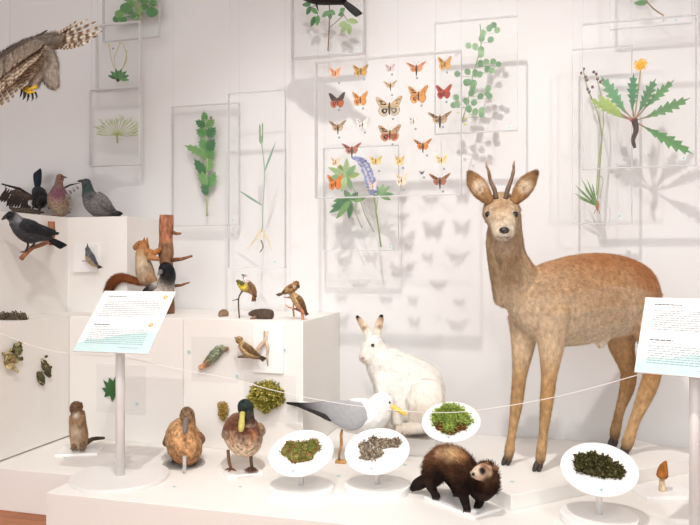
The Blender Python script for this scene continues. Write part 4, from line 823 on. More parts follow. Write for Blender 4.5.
# little wooden stake between the dishes
c = atz(341, 463, PZ); b = MB((196, 150, 96)); b.box(c.x-.020, c.x+.020, c.y-.012, c.y+.018, PZ, PZ+.010, .002)
o = T(link('bark_sliver', b.bm, M_bark, smooth=False), 'thin brown wood sliver standing on a foot between two dishes', 'wood')
b = MB((190, 140, 90)); b.tube([(c.x-.008, c.y, PZ+.01), (c.x-.006, c.y, PZ+.04), (c.x+.002, c.y, PZ+.07), (c.x+.0, c.y, PZ+.105), (c.x+.004, c.y, PZ+.125)], [.004, .0045, .006, .0055, .004], 8); link('upright', b.bm, M_bark, o)

# ------------------------------------------------------------------ items on the block faces
def mount(label, x0, y0, x1, y1, Y, t=.004, mat=M_sheet, name='mounting_plate'):
    a = at(x0, y1, Y); d = at(x1, y0, Y); b = MB(); b.box(a.x, d.x, Y-t, Y, a.z, d.z); return T(link(name, b.bm, mat, smooth=False), label, 'mounting plate')
mount('clear plate behind the green maple leaf', 97, 366, 146, 412, FY, .003); mount('clear plate behind the green lichen on bark', 192, 338, 238, 381, FY, .003); mount('white plate behind the perched finch', 254, 326, 284, 372, FY, .008, M_plate); mount('clear plate behind the yellow green moss tuft', 244, 376, 296, 420, FY, .003)
Ym = FY-.0045; m_ = MB((52, 92, 48)); c0 = (112, 391)
ol = [(112, 402), (110, 396), (104, 397), (105.5, 393), (101.5, 388), (106, 387.5), (103, 380), (108, 383), (109, 377.5), (113, 381), (116, 375.5), (118, 381), (122, 379), (121, 385), (125, 387), (120.5, 391), (122, 396), (116, 395)]
m_.c((60, 104, 54)); vs = [m_.v(at(x, y, Ym-.003*((i % 2))), .8+.3*rnd.random()) for i, (x, y) in enumerate(ol)]; cv = m_.v(at(*c0, Ym-.004), .7)
for i in range(len(vs)): m_.f((cv, vs[i], vs[(i+1) % len(vs)]))
bk = [m_.v(at(x, y, Ym+.0015)) for x, y in ol]
for i in range(len(vs)): m_.f((vs[i], bk[i], bk[(i+1) % len(vs)], vs[(i+1) % len(vs)]))
m_.c((90, 60, 40)); m_.stem([(113, 392), (118, 399), (119, 406)], .5, Ym)
T(link('maple_leaf', m_.bm, M_plant, smooth=False), 'dark green maple leaf partly behind the lectern pole', 'leaf')
# lichen on bark, orange ends
b, S_ = None, None
lb, ld = skin('bark_piece', [K([(212, 160, 126), (196, 150, 118), (168, 168, 142), (176, 182, 156), (172, 176, 150), (170, 130, 104)], (200, 368, -.010, 2.4, 2), (205, 364.5, -.012, 2.8, 2.2), (211, 358.5, -.014, 4, 3), (217, 352, -.015, 4.2, 3), (221, 348.5, -.012, 3, 2.6), (228, 349.5, -.008, 1, 1))], FY, M_lichen, .002, 1, lump=.003, lscale=120); T(lb, 'green grey lichen on a short piece of bark', 'bark')
fur(lb, ld, 1600, .0075, .0018, .75, .5, 'lichen_lobes', keep=lambda c: c[:, 0] > at(206, 362, FY).x)
# yellow moss with tuft
moss('moss_tuft', 'yellow green bushy moss on the block face above the dish', 'moss', at(267, 396, FY-.003), (0, -1, .0), [(-.036, .0, .034), (-.008, .016, .040), (.026, .010, .038), (.020, -.012, .034), (-.018, -.020, .034), (0, -.034, .022), (.042, .004, .026)], .035, [(170, 160, 70), (140, 138, 56), (192, 178, 96), (112, 106, 44), (206, 190, 110)], M_moss, 2600, .015, .0018, 1.2, 21)
moss('yellow_lichen', 'yellow orange lichen on the block face behind the drake', 'lichen', at(223, 410, FY-.003), (0, -1, 0), [(0, .014, .018), (.004, -.006, .019), (.002, -.022, .016)], .010, [(196, 168, 90), (206, 160, 70), (176, 160, 104), (150, 130, 80)], M_lichen, 700, .006, .0018, 1.2, 22)
b = MB()
# finch on forked branch
Yf = FY-.045
r = MB((206, 180, 158)); r.tube([at(x, y, FY-d) for x, y, d in ((266, 331, .012), (265.5, 340, .014), (259, 347, .03), (254, 353, .04), (244, 357, .05))], [.009, .009, .007, .0045, .0035], 9)
r.tube([at(x, y, FY-d) for x, y, d in ((265, 338, .014), (268, 348, .014), (267, 357, .014), (268, 366, .012))], [.007, .0055, .0045, .002], 8); r.c((140, 120, 102)); r.tube([at(x, y, FY-.05) for x, y in ((238, 357), (246, 356), (256, 355))], [.004, .0065, .004], 8)
T(link('forked_branch', r.bm, M_bark), 'pale forked branch on white plate under the finch', 'branch')
def bird(name, label, Y, body, beak, bcol, eyes, vox=.002, legs=(), wings=(), tail=None, stamps=(), cvar=.25, lcol=(90, 70, 56), cat='bird', down=2200, dl=.006, group=None):
    o, d = skin(name, body, Y, M_streak if cat == 'small bird' else M_feather, vox, 2, stamps=stamps, cvar=cvar, cscale=150); T(o, label, cat, group)
    if down: fur(o, d, down, dl, .0009, .1, .25, 'down')
    if beak: cone(o, 'beak', beak, Y, bcol)
    for e in eyes: eye(o, e[0], e[1], Y+e[2], e[3])
    for l in legs: bleg(o, l, Y, .8 if vox < .0025 else 1.1, lcol)
    for wg in wings: skin('wing', [wg], Y, M_feather, vox*.8, 1, o, cvar=.35, cscale=170)
    if tail:
        b = MB(); (bx, by, d0), (tx, ty, d1), hw, c1, c2, nf, spread = tail
        for i in range(nf):
            k = (i/(nf-1)-.5)*2 if nf > 1 else 0; A = at(bx, by, Y+d0); B_ = at(tx, ty, Y+d1); ax = (B_-A).normalized(); sd = ax.cross(Vector((0, 1, 0))).normalized()
            b.feather(A+Vector((0, k*.004, 0)), B_+sd*k*spread*mpp(tx, Y)+Vector((0, k*.008+.0012*i, 0)), hw*mpp(tx, Y), c1, c2, side=tuple(sd))
        link('tail', b.bm, M_feather, o)
    return o
S1, S2, S3 = (150, 122, 84), (176, 152, 112), (96, 76, 56)
bird('finch', 'streaky olive brown finch perched on the forked branch', Yf, [K([S1, S2, S1, S3], (242, 345, 0, 4.5, 4.5), (247, 350, 0, 6, 6), (253, 354, .0, 5, 5), (259, 357, .0, 2.5, 3)), K([S1, S1], (239.5, 340.5, 0, 4, 4), (238.5, 339, 0, 3.6, 3.6))], [(237, 339, 0, 1.6), (234.5, 337.2, 0, .3)], (120, 100, 80), [(238.6, 339, -.014, .6)], legs=[[(248, 354, 0), (248, 357, 0)], [(251, 355, 0), (251, 357.5, 0)]], wings=[K([(130, 106, 72), (112, 88, 60), (84, 66, 48)], (244, 345, -.018, 3, 1.6), (250, 349.5, -.02, 3.6, 1.5), (258, 356, -.008, 1.6, 1))], tail=((257, 355, 0), (265, 360.5, 0), 1.0, (100, 80, 58), (72, 58, 44), 4, 1.4), cat='small bird')
# lichens and cocoons on the far left face
def pod(label, x, y, dx, dy, r, col, lobes=0, cat='lichen', nm='lichen_piece'):
    p0 = atx(x-dx, y-dy, LX); p1 = atx(x+dx, y+dy, LX); m = mpp(x, p0.y); b = MB(col); n = 9; P2 = []; R2 = []
    for i in range(n): t = i/(n-1); P2.append(p0.lerp(p1, t)+Vector((.005, 0, 0))); R2.append(r*m*(.25+.9*math.sin(math.pi*(.08+.84*t)))*(1+rnd.uniform(-.15, .15)))
    b.tube(P2, R2, 10)
    for i in range(lobes):
        q = rnd.choice(P2)+Vector((rnd.uniform(0, r*m), rnd.uniform(-r*m, r*m), rnd.uniform(-r*m, r*m)*1.3)); b.c(rnd.choice([col, (176, 170, 128), (90, 84, 60), (206, 190, 140)])); b.disc(q, r*m*rnd.uniform(.3, .6), .0015, (rnd.uniform(.3, 1), rnd.uniform(-.6, .6), rnd.uniform(-.6, .6)), 7, False)
    return T(link(nm, b.bm, M_lichen, smooth=False), label, cat)
pod('tan curled lichen piece at far left edge', 8, 361, 1.5, 6, 5.5, (150, 128, 88), 40); pod('green grey lichen piece above the tan one at far left', 15.5, 350.5, 1, 5.5, 4, (112, 112, 78), 30)
pod('dark cocoon like pod, upper of the two at far left', 45, 368, 3, 7.5, 3.6, (92, 86, 66), 10, 'cocoon', 'cocoon'); pod('dark cocoon like pod, lower of the two at far left', 39.5, 378, 2.5, 6, 3.9, (84, 82, 58), 10, 'cocoon', 'cocoon')
moss('bark_lichen', 'grey brown lichen crust lying on the left block ledge', 'lichen', atz(18, 320, .672)+Vector((-.03, .0, 0)), (0, 0, 1), [(-.035, .0, .022), (-.01, .005, .026), (.016, .002, .024), (.045, .01, .015), (-.055, -.01, .014)], .022, [(104, 92, 76), (132, 118, 98), (82, 72, 58)], M_lichen, 700, .008, .002, 1.4, 31)

# ------------------------------------------------------------------ birds at left
def turn(*chains):
    for c_ in chains: c_['j'] = tuple((q[0], q[1], q[2]+(q[0]-10)*.0032, *q[3:]) for q in c_['j'])
    return list(chains)
o = bird('jackdaw', 'black jackdaw with grey neck perched on branch at left', 2.24,
 turn(K([(70, 70, 72), (58, 58, 60), (50, 50, 54), (44, 44, 48), (30, 30, 34)], (15, 222, 0, 6.5, 7), (22, 227, 0, 10.5, 10), (31, 232, .0, 12, 11), (40, 234, .0, 8.5, 9), (49, 237, 0, 4, 5), under=(62, 62, 64)), K([(120, 120, 122), (100, 100, 104), (30, 30, 34)], (17, 222, 0, 7, 7), (13, 217.5, 0, 5.8, 5.8), (9.5, 215.5, 0, 4.8, 4.8))),
 [(7, 216, 0, 2.4), (4, 218, 0, 1.6), (1.5, 220, 0, .3)], (26, 26, 28), [(9, 215, -.018, .9)], .0025, [[(27, 240, .04), (28, 246, .045), (25, 252, .045)], [(34, 240, .08), (34, 244, .08), (31, 247, .08)]],
 turn(K([(46, 46, 50), (36, 38, 44), (30, 32, 40), (24, 26, 36)], (22, 223, -.035, 5, 2), (33, 228, -.042, 7.5, 2.2), (45, 233, -.03, 4.5, 1.8), (58, 233.5, -.01, 1.8, 1.2)), K([(46, 46, 50), (30, 32, 40), (24, 26, 36)], (22, 223, .035, 5, 2), (36, 229, .042, 6.5, 2.2), (55, 232, .02, 2, 1.2))),
 ((46, 237, .115), (64, 247.5, .16), 1.9, (30, 32, 38), (22, 22, 26), 6, 2.5), [(10, 215, -.01, 6, (28, 28, 32), .5), (19, 219, -.03, 5.5, (150, 150, 152), .9, .8)], .15, (34, 30, 30), down=2500, dl=.008)
b = MB((156, 104, 76)); b.tube([at(x, y, yy) for x, y, yy in ((21, 259, 2.27), (26, 253, 2.29), (33, 247.5, 2.34), (42, 244.5, 2.44), (50, 241, 2.57))], [.009, .009, .008, .009, .010], 10); b.tube([at(x, y, yy) for x, y, yy in ((51.5, 245, 2.585), (52, 235, 2.59), (51.5, 222, 2.585))], [.011, .013, .014], 10)
b.c((222, 130, 80)); b.disc(at(51.5, 221.5, 2.585), .0145, .002, (0, 0, 1), 14, False); T(link('perch_branch', b.bm, M_bark), 'reddish brown branch on the wall under the jackdaw', 'branch')
bird('pigeon', 'dark grey pigeon with green neck, facing left', 2.80,
 [K([(70, 70, 76), (110, 108, 108), (118, 114, 112), (104, 100, 98), (70, 68, 68)], (89, 195, 0, 7, 7), (93, 201, 0, 10.5, 10), (100, 206, .0, 12, 11), (107, 210, .0, 8, 8), (112, 213, 0, 4, 5)), K([(40, 60, 56), (50, 64, 62), (70, 72, 78)], (89, 196, 0, 7, 7), (87.5, 188, 0, 5.2, 5.2), (86, 182, 0, 4.6, 4.6))],
 [(82.5, 181, 0, 1.7), (79, 181, 0, 1.1), (77.5, 181.7, 0, .3)], (60, 58, 58), [(84.5, 180, -.016, .8)], .0025, [[(97, 213, -.01), (97, 216, -.01)], [(103, 214, .01), (103, 216, .01)]],
 [K([(128, 122, 118), (112, 108, 106), (84, 80, 80), (52, 50, 52)], (97, 196, -.035, 5.5, 2), (104, 202, -.042, 6.5, 2.2), (111, 209, -.03, 4, 1.8), (117, 214, -.01, 2, 1.2))],
 ((107, 210, 0), (121, 215.5, 0), 1.9, (72, 70, 72), (40, 38, 40), 5, 2), [(88, 190, -.03, 7, (36, 74, 64), .8, .7), (90, 197, -.03, 6, (50, 44, 56), .8, .7)], .15, (150, 90, 80), down=2500, dl=.008)
bird('wood_pigeon', 'pigeon with purple breast and long neck, looking right', 2.80,
 [K([(120, 90, 100), (140, 96, 110), (160, 136, 112), (150, 132, 112), (130, 118, 104)], (58.5, 189, 0, 6, 7), (58.5, 195, 0, 9.6, 10), (59, 203, .0, 10.5, 11), (60, 209, .0, 8, 9), (61, 213, 0, 5.5, 7)), K([(150, 124, 100), (146, 118, 92), (140, 104, 84)], (58.5, 190, 0, 5.2, 5.5), (59, 182, 0, 3.8, 4), (60.5, 177, 0, 4, 4))],
 [(63.5, 177, 0, 1.2), (66, 177.5, 0, .7), (67, 178, 0, .3)], (110, 90, 80), [(61.5, 176.2, -.013, .7)], .0025, [[(56, 212, 0), (56, 215.5, 0)], [(62, 212, 0), (62, 215.5, 0)]],
 [K([(150, 140, 130), (196, 188, 178), (150, 140, 132)], (67.5, 196, .0, 3.5, 3), (69, 204, .03, 4, 3), (69, 212, .05, 2, 2)), K([(140, 120, 112), (120, 104, 96)], (50, 197, .01, 3, 3), (50, 208, .04, 2.5, 2))],
 None, [(57, 195, -.045, 9, (134, 72, 104), 1, .8), (59, 186, -.03, 4, (150, 130, 90), 1, .6)], .15, (170, 90, 80), down=2500, dl=.008)
# magpie
o = bird('magpie', 'black and white magpie with raised tail and spread wings', 2.90,
 [K([(34, 32, 34), (30, 28, 30), (40, 38, 42)], (36, 205, -.05, 4.5, 5), (40, 199, -.03, 7.5, 8), (39, 192, .02, 6, 7)), K([(30, 28, 30), (34, 32, 34), (30, 28, 30)], (43, 200, -.06, 5, 5), (41, 203, -.09, 4.5, 4.5), (40, 206, -.11, 3, 3)), K([(232, 228, 222), (232, 228, 222)], (32, 203, .0, 4, 5), (46, 205, .0, 4, 5))],
 [(40, 207, -.12, 1.6), (40, 210, -.14, .5)], (24, 24, 26), [(38.6, 203.5, -.115, .6)], .0025, [[(34, 206, 0), (32, 210, 0), (32.5, 215, 0)], [(41, 206, 0), (39, 210, 0), (39.5, 215, 0)]], [],
 ((38, 194, .02), (36.5, 170, .06), 3.2, (30, 44, 60), (20, 26, 36), 7, 6), [], .1, (30, 28, 30), down=2000, dl=.008)
b = MB(); YY = 2.90
for i in range(12):
    k = i/11; A = (33-26*k, 198-10*k); Bq = (31-27*k, 205-3*k+(6 if i < 4 else 4)); b.feather(at(A[0], A[1], YY-.01), at(Bq[0]-3-k*3, Bq[1]-(4 if i > 8 else 0), YY-.012+.002*(i % 2)), .009, (64, 50, 42), (38, 32, 30), side=(1, 0, .2))
for i in range(10):
    k = i/9; b.feather(at(33-16*k, 196-7*k, YY-.014), at(29-20*k, 201-7*k, YY-.018), .008, (92, 74, 62), (60, 50, 44))
b.tube([at(34, 198, YY), at(20, 189, YY), at(2, 184, YY)], [.008, .007, .004], 8, cols=[(44, 36, 34)]*3)
for i in range(7): b.feather(at(5+i*.7, 186+i*3.2, YY+.01), at(8-i*.4+i*1.5, 206+i*.8, YY+.012), .006, (130, 104, 84), (110, 92, 78))
link('wing', b.bm, M_feather, o)
b = MB((40, 36, 36)); b.tube([at(46, 200, YY), at(58, 191, YY+.02), at(70, 185, YY+.02), at(80, 183, YY+.02)], [.007, .005, .004, .001], 8)
for i in range(8): b.feather(at(48+i*4, 199-i*2.1, YY+.02), at(55+i*3.3, 206-i*2.4, YY+.022), .008, (228, 226, 222), (60, 58, 60), side=(1, 0, .4))
link('wing', b.bm, M_feather, o)
b = MB()
for i in range(6): b.feather(at(12+i*2, 208, YY-.02), at(30+i*3, 214.5-i*.3, YY-.02+.002*i), .008, (96, 84, 74), (70, 60, 54), side=(0, .3, 1))
b.feather(at(9, 207, YY-.02), at(22, 214, YY-.02), .013, (110, 96, 84), (80, 70, 62), side=(0, .3, 1)); link('wing_feathers', b.bm, M_feather, o)
# nuthatch on mount
mount('small white square plate behind the nuthatch', 76, 244, 99, 272, 2.72, .018, M_plate)
bird('nuthatch', 'small slate grey nuthatch climbing head up on a square plate', 2.67, [K([(90, 94, 100), (104, 106, 108), (96, 100, 106), (80, 84, 90)], (88.5, 252, 0, 3, 3), (90, 257, 0, 4.6, 5), (93, 262, 0, 4, 4), (97, 266, 0, 2, 2), under=(190, 160, 120)), K([(84, 88, 94), (84, 88, 94)], (88, 251, 0, 2.8, 2.8), (87.5, 248.5, 0, 2.2, 2.2))], [(87.5, 247, 0, 1), (87.5, 243.5, 0, .2)], (60, 60, 64), [(86.7, 249, -.012, .5)], wings=[K([(84, 88, 96), (70, 74, 80)], (91, 255, -.016, 2.4, 1.2), (97, 264, -.008, 1.4, 1))], tail=((95, 264, 0), (101, 268.5, 0), .8, (60, 62, 66), (50, 50, 52), 3, .8), legs=[[(88, 259, 0), (87, 261, .02)]], stamps=[(86, 258, -.01, 3, (196, 166, 124), .8, .8)], down=1000)

# ------------------------------------------------------------------ log with squirrel and crow
Y = 2.76; lg = at(167, 314, Y); root_z = .672
b = MB((150, 92, 62)); rs = random.Random(2); P2 = []; R2 = []
ztop = at(167, 215, Y).z
for i in range(24): t = i/23; P2.append(Vector((lg.x+.003*math.sin(t*7)-.004*t, Y, root_z+(ztop-root_z)*t))); R2.append(.0315*(1+.06*math.sin(t*23)+rs.uniform(-.04, .04)))
b.tube(P2, R2, 16, cols=[(140, 104, 78) if i < 17 else (172, 116, 86) for i in range(24)])
lo = T(link('pine_log', b.bm, M_bark), 'upright reddish pine log with broken twigs, held by the squirrel', 'log')
for (x0, y0, x1, y1, r0, d) in ((172, 232, 181, 233.5, 2, 0), (172, 260, 192, 256, 2.2, -.01), (173, 286, 189, 282.5, 1.7, -.03)):
    b = MB((140, 96, 68)); b.tube([at(x0, y0, Y), at((x0+x1)/2, (y0+y1)/2+1, Y+d), at(x1, y1, Y+d*2)], [r0*.0046, r0*.0035, r0*.0022], 8); link('twig', b.bm, M_bark, lo)
Y = 2.70; RS = (180, 124, 78)
sq, sd_ = skin('red_squirrel', [K([(190, 152, 112), (200, 176, 146), (190, 168, 142), (170, 140, 110)], (142, 252, 0, 6, 6.5), (143, 262, 0, 7.5, 8), (145, 272, 0, 9, 9), (147, 279, 0, 8, 8)),
 K([RS, RS, (176, 116, 70)], (145, 248, 0, 5, 5), (141, 245.5, 0, 5.2, 5), (135.5, 247.5, 0, 3, 3)), K([RS, (190, 128, 76), (188, 128, 76)], (147, 252, -.01, 4, 4), (154, 253, 0, 3, 3), (160, 249, .01, 2, 2)), K([(190, 140, 96), (186, 130, 86)], (149, 257, -.02, 3.5, 3), (158, 259, -.01, 2, 2)),
 K([(176, 140, 104), (170, 120, 80)], (150, 277, -.02, 6, 5), (156, 284, -.02, 2.6, 3))], Y, M_fur, .0024, 2, stamps=[(139, 262, -.03, 7, (208, 190, 164), 1, .7), (147, 268, -.03, 5, (150, 116, 86), 1, .6), (140, 242, -.03, 4, (140, 96, 60), 1, .6)])
T(sq, 'red squirrel with curling tail reaching up to the pine log', 'squirrel'); fur(sq, sd_, 6000, .009, .0005, .3, .35)
t_, td = skin('tail', [K([(140, 88, 56), (146, 88, 52), (136, 78, 46), (122, 70, 42), (104, 62, 40)], (147, 283, .02, 3, 3), (135, 281, .02, 3.6, 3.6), (122, 277.5, .0, 4.2, 4.2), (113, 282, -.0, 4.5, 4.5), (108, 291, -.0, 4, 4))], Y, M_fur, .0024, 1, sq); fur(t_, td, 3500, .014, .0006, .45, .25)
eye(sq, 138.8, 244.6, Y-.02, 1.0)
for x, y in ((146.5, 240.5), (143.5, 240.5)): b = MB(RS); b.tube([at(x, y+4, Y), at(x+.5, y, Y), at(x+1, y-3.5, Y)], [.008, .006, .001], 7); link('ear', b.bm, M_fur, sq)
bird('hooded_crow', 'grey bodied crow with black head beside the pine log', 2.655, [K([(60, 56, 56), (200, 190, 178), (206, 196, 184), (190, 180, 168), (130, 122, 114)], (167, 279, -.02, 7.5, 8), (165, 286, 0, 9.5, 10), (160, 292, 0, 11, 11), (157, 300, 0, 9, 9), (153, 306, .02, 4, 5)), K([(20, 18, 22), (14, 13, 17), (16, 15, 20), (16, 15, 18)], (169, 280, -.02, 6.5, 7), (168, 274, -.03, 7.5, 8), (165.5, 268.5, -.04, 7.2, 7), (162.5, 270, -.06, 4.5, 4.5))], [(161, 271.5, -.07, 2.6), (159.5, 273, -.09, 1.8), (158, 275, -.10, .4)], (110, 104, 104), [(163, 266.5, -.07, .9)], .0026,
 [[(158, 304, 0), (159, 311, 0), (159, 318, 0)], [(162, 302, .02), (162, 310, .02), (161.5, 317, .02)]], [K([(180, 172, 162), (60, 56, 56), (30, 28, 30)], (156, 284, -.04, 3, 2), (150, 288, -.05, 4, 2), (143, 293, -.04, 2.5, 1.4))], None, [(176, 288, 0, 6, (60, 56, 54), 1, .5)], .1, (34, 30, 30), down=2000, dl=.008)

# ------------------------------------------------------------------ small animals on the middle block
Y = 2.60
mo, md = skin('mole', [K([(130, 104, 92), (96, 80, 70), (84, 70, 60), (96, 80, 68)], (249.5, 314, 0, 1.8, 1.8), (254, 313.5, 0, 4, 4), (262, 314.5, .0, 6, 7), (270, 314.5, .0, 5.4, 6)), K((150, 120, 100), (255, 317.5, -.02, 2, 2), (251, 319, -.03, 1.4, 1.8))], Y, M_fur, .002, 2); T(mo, 'dark grey brown mole lying on the middle block', 'mole'); fur(mo, md, 3500, .005, .0005, .2, .2)
vo, vd = skin('vole', [K([(136, 110, 86), (128, 102, 80)], (223.5, 314, -.01, 4.8, 5), (223.5, 314, .03, 4.4, 5)), K((146, 120, 96), (221, 315, -.02, 2.6, 3), (220, 316, -.04, 1.4, 1.5))], 2.68, M_fur, .002, 2); T(vo, 'tiny brown vole curled on the block edge', 'vole'); fur(vo, vd, 1500, .005, .0005, .3, .2)
# tit on twig
b = MB((90, 74, 60)); b.tube([at(x, y, Y) for x, y in cr([(239.5, 318), (238.5, 306), (239, 297), (243, 291), (249, 289)], 5)], .0032, 8); b.tube([at(238.5, 299, Y), at(232.5, 300.5, Y)], [.0025, .0015], 6); T(link('curved_twig', b.bm, M_bark), 'curved bare twig holding the yellow breasted bird', 'twig')
bird('great_tit', 'small yellow and brown bird on the curved twig', Y-.0, [K([(150, 142, 60), (196, 178, 60), (140, 110, 80), (160, 116, 80)], (239, 283, 0, 2.6, 2.8), (244, 286.5, 0, 5, 5), (250, 288, 0, 5.4, 5), (254, 293, 0, 3.4, 3.5)), K([(176, 160, 160), (210, 200, 196), (40, 38, 42)], (247, 283, 0, 4, 4), (246, 279, 0, 3, 3), (244.8, 276.5, 0, 2.4, 2.6)), K([(70, 70, 60), (90, 88, 56)], (237.5, 281, -.01, 1.6, 2), (243, 283.5, -.02, 2.2, 2))], [(243.5, 275.5, 0, 1.1), (241.5, 274.5, 0, .3)], (40, 38, 38), [(244, 277, -.010, .5)], legs=[[(246, 289, 0), (245, 291, 0)]], wings=[K([(116, 90, 62), (130, 100, 70), (96, 74, 56)], (249, 283, -.018, 2.6, 1.4), (253, 288, -.018, 2.8, 1.3), (255.5, 297, -.006, 1.6, 1))], tail=((254, 293, 0), (253.5, 302, 0), 1.1, (190, 110, 56), (70, 50, 36), 3, .9), stamps=[(241, 284, -.01, 3, (60, 60, 34), .8, .6), (244, 287.5, -.02, 3, (222, 200, 60), .8, .8), (245, 278.5, -.01, 1.6, (240, 238, 234), .8, .9)], cat='small bird', down=1200)
# sparrows on twig
b = MB((204, 146, 116)); b.tube([at(x, y, Y) for x, y in ((303, 321.5), (302, 312), (296, 309), (288, 307), (286, 305))], [.0075, .006, .0045, .003, .002], 8); b.tube([at(294, 316.5, Y), at(293, 308, Y), at(294, 302, Y)], [.0045, .004, .003], 8); b.tube([at(295, 299, Y), at(284, 297, Y)], [.003, .002], 6); T(link('forked_twig', b.bm, M_bark), 'reddish forked twig under the two sparrows', 'twig')
bird('sparrow', 'brown sparrow leaning left, upper of the two on the forked twig', Y-.005, [K([S2, S1, (170, 132, 90), (150, 110, 76)], (283, 293, 0, 2, 2), (288, 290, 0, 4.2, 4.2), (293, 287.5, 0, 4.6, 4.6), (296, 285, 0, 3.8, 3.8)), K([(130, 98, 74), (124, 92, 70)], (295.5, 284.5, 0, 3.7, 3.7), (297, 283.5, 0, 3.2, 3.2))], [(298.5, 285.5, 0, 1.4), (299.3, 288.5, 0, .3)], (36, 32, 30), [(297.5, 284.5, -.012, .5)], wings=[K([(126, 90, 60), (100, 74, 54)], (292, 286, -.016, 2.4, 1.2), (283, 292.5, -.008, 1.4, 1))], tail=((285, 292.5, 0), (276.5, 295.5, 0), .9, (110, 84, 62), (90, 76, 62), 3, .8), stamps=[(297, 287, -.01, 2, (34, 30, 30), .8, .8), (294, 287, -.015, 2, (226, 216, 204), .8, .8)], legs=[[(291, 293, 0), (292, 297, 0)]], cat='small bird', down=1200)
bird('sparrow', 'streaky brown sparrow with orange tail, lower of the two on the forked twig', Y-.005, [K([(166, 138, 100), (170, 140, 100), (180, 132, 98), (196, 128, 92)], (294, 296, 0, 4.2, 4.2), (298, 301, 0, 5.6, 5.6), (302, 307, 0, 4.2, 4.2), (304, 312, 0, 2.2, 2.4)), K([(140, 110, 80), (130, 104, 78)], (293.5, 295.5, 0, 3.7, 3.7), (292, 293.5, 0, 3, 3))], [(290.5, 294, 0, 1.1), (288.5, 295, 0, .3)], (70, 56, 46), [(292, 293, -.012, .5)], wings=[K([(122, 92, 62), (104, 76, 52), (84, 62, 46)], (298, 297, -.018, 2.8, 1.3), (302, 303, -.018, 3, 1.3), (306, 312, -.006, 1.4, 1))], tail=((303, 310, 0), (307.5, 315.5, 0), 1.0, (110, 78, 56), (80, 60, 46), 3, .8), legs=[[(297, 306, 0), (297, 309, 0)]], cat='small bird', down=1200)

# ------------------------------------------------------------------ black bird at top
Y = 2.62
o = bird('blackbird', 'black bird in flight cut off by the top edge of the view', Y, [K([(26, 22, 22), (30, 24, 22), (34, 26, 24), (24, 20, 20)], (302, -10, 0, 9, 9), (316, -8, 0, 12, 12), (330, -5, 0, 10, 10), (343, 0, 0, 5, 6)), K((24, 20, 20), (296, -14, 0, 7.5, 7.5), (290, -16, 0, 7, 7))], [(284, -16, 0, 2.4), (276, -15, 0, .5)], (206, 150, 60), [(289, -18, -.028, 1)], .003, [], [K([(26, 22, 22), (36, 28, 26), (20, 18, 18)], (308, -12, -.04, 7, 2.4), (322, -8, -.045, 8, 2.4), (340, -2, -.03, 3, 1.6))],
 ((338, -3, 0), (360, 15.5, 0), 2.0, (26, 22, 22), (16, 14, 14), 6, 3.2), down=1500, dl=.01)
cone(o, 'claw', [(316, 2, 0, 1.0), (317, 7, -.01, .9), (318.5, 11, -.01, .3)], Y, (30, 26, 26))
b = MB((24, 20, 20)); b.tube([at(322, -18, Y), Vector((at(322, -18, Y).x, Y, 3.3))], .0004, 5); link('hanging_thread', b.bm, M_thread, o)

# ------------------------------------------------------------------ hawk at top left
Y = 2.25; HB, HL = (112, 98, 86), (176, 158, 138)
hk, hd_ = skin('hawk', [K([(140, 126, 114), (134, 118, 104), (126, 112, 100), (130, 114, 102), (146, 130, 116), (164, 148, 130)], (-34, 96, .0, 9, 9), (-18, 84, .0, 13, 13), (4, 71, .0, 15, 15), (28, 54, .0, 13, 13), (46, 44, .0, 9, 10), (58, 39, .0, 6, 7), under=(170, 156, 142)), K([(110, 98, 88), (104, 92, 84), (100, 90, 82)], (-36, 98, 0, 9, 9), (-46, 104, 0, 9, 9), (-52, 108, 0, 7, 7)), K([(176, 164, 150), (194, 182, 168), (194, 182, 168), (190, 176, 162)], (42, 52, -.0, 12, 10), (47, 64, -.0, 11, 9), (50, 76, -.0, 9, 7), (53, 84, 0, 6, 5)), K([(190, 176, 160), (180, 166, 150)], (40, 62, -.04, 9, 8), (34, 84, -.05, 4.5, 4.5))], Y, M_feather, .0035, 2, stamps=[(8, 45, -.02, 20, (86, 74, 66), 1, .7), (46, 38, 0, 12, (110, 98, 88), 1, .6)], cvar=.3, cscale=60)
T(hk, 'brown barred hawk flying with spread wings at top left', 'bird'); fur(hk, hd_, 12000, .024, .0011, .25, .25, 'down')
cone(hk, 'beak', [(-57, 110, 0, 3), (-62, 114, 0, 2), (-63, 119, 0, .4)], Y, (50, 46, 44)); eye(hk, -53, 105, Y-.025, 1.5)
b = MB(); tp = [(68, 27), (78, 20), (88, 19), (97, 21), (102, 26), (103, 31), (98, 36), (92, 41), (84, 45), (76, 47)]
for i, q in enumerate(tp):     # barred tail fan
    b.feather(at(50+i*.6, 38+i*1.1, Y+.01), at(q[0], q[1], Y-.012+.003*i), .0085, (222, 208, 188), (134, 106, 84), bars=6+(i % 3)*.4, n=30, side=(0, .25, 1))
link('tail', b.bm, M_feather, hk)['label'] = 'brown barred tail fan'
b = MB()
def wing_row(n, bs, tips, dy0, dy1, w, c1, c2, bars):
    B2, T2 = cr(bs, 8), cr(tips, 8)
    for i in range(n):
        k = i/(n-1); p = B2[int(k*(len(B2)-1))]; q = T2[int(k*(len(T2)-1))]; b.feather(at(p[0], p[1], Y+dy0-.003*i), at(q[0], q[1], Y+dy1-.003*i), w, c1, c2, bars=bars+rnd.uniform(-.5, .5) if bars else 0, n=30, side=(1, 0, .6))
wing_row(18, [(46, 46), (30, 54), (12, 64), (-10, 78), (-30, 92)], [(38, 68), (32, 78), (21, 90), (4, 107), (-22, 122)], -.06, -.075, .0135, (228, 212, 190), (162, 136, 112), 9)
wing_row(16, [(44, 44), (28, 49), (10, 60), (-14, 76)], [(36, 60), (26, 70), (12, 84), (-12, 104)], -.09, -.12, .0125, (220, 200, 176), (160, 132, 108), 6)
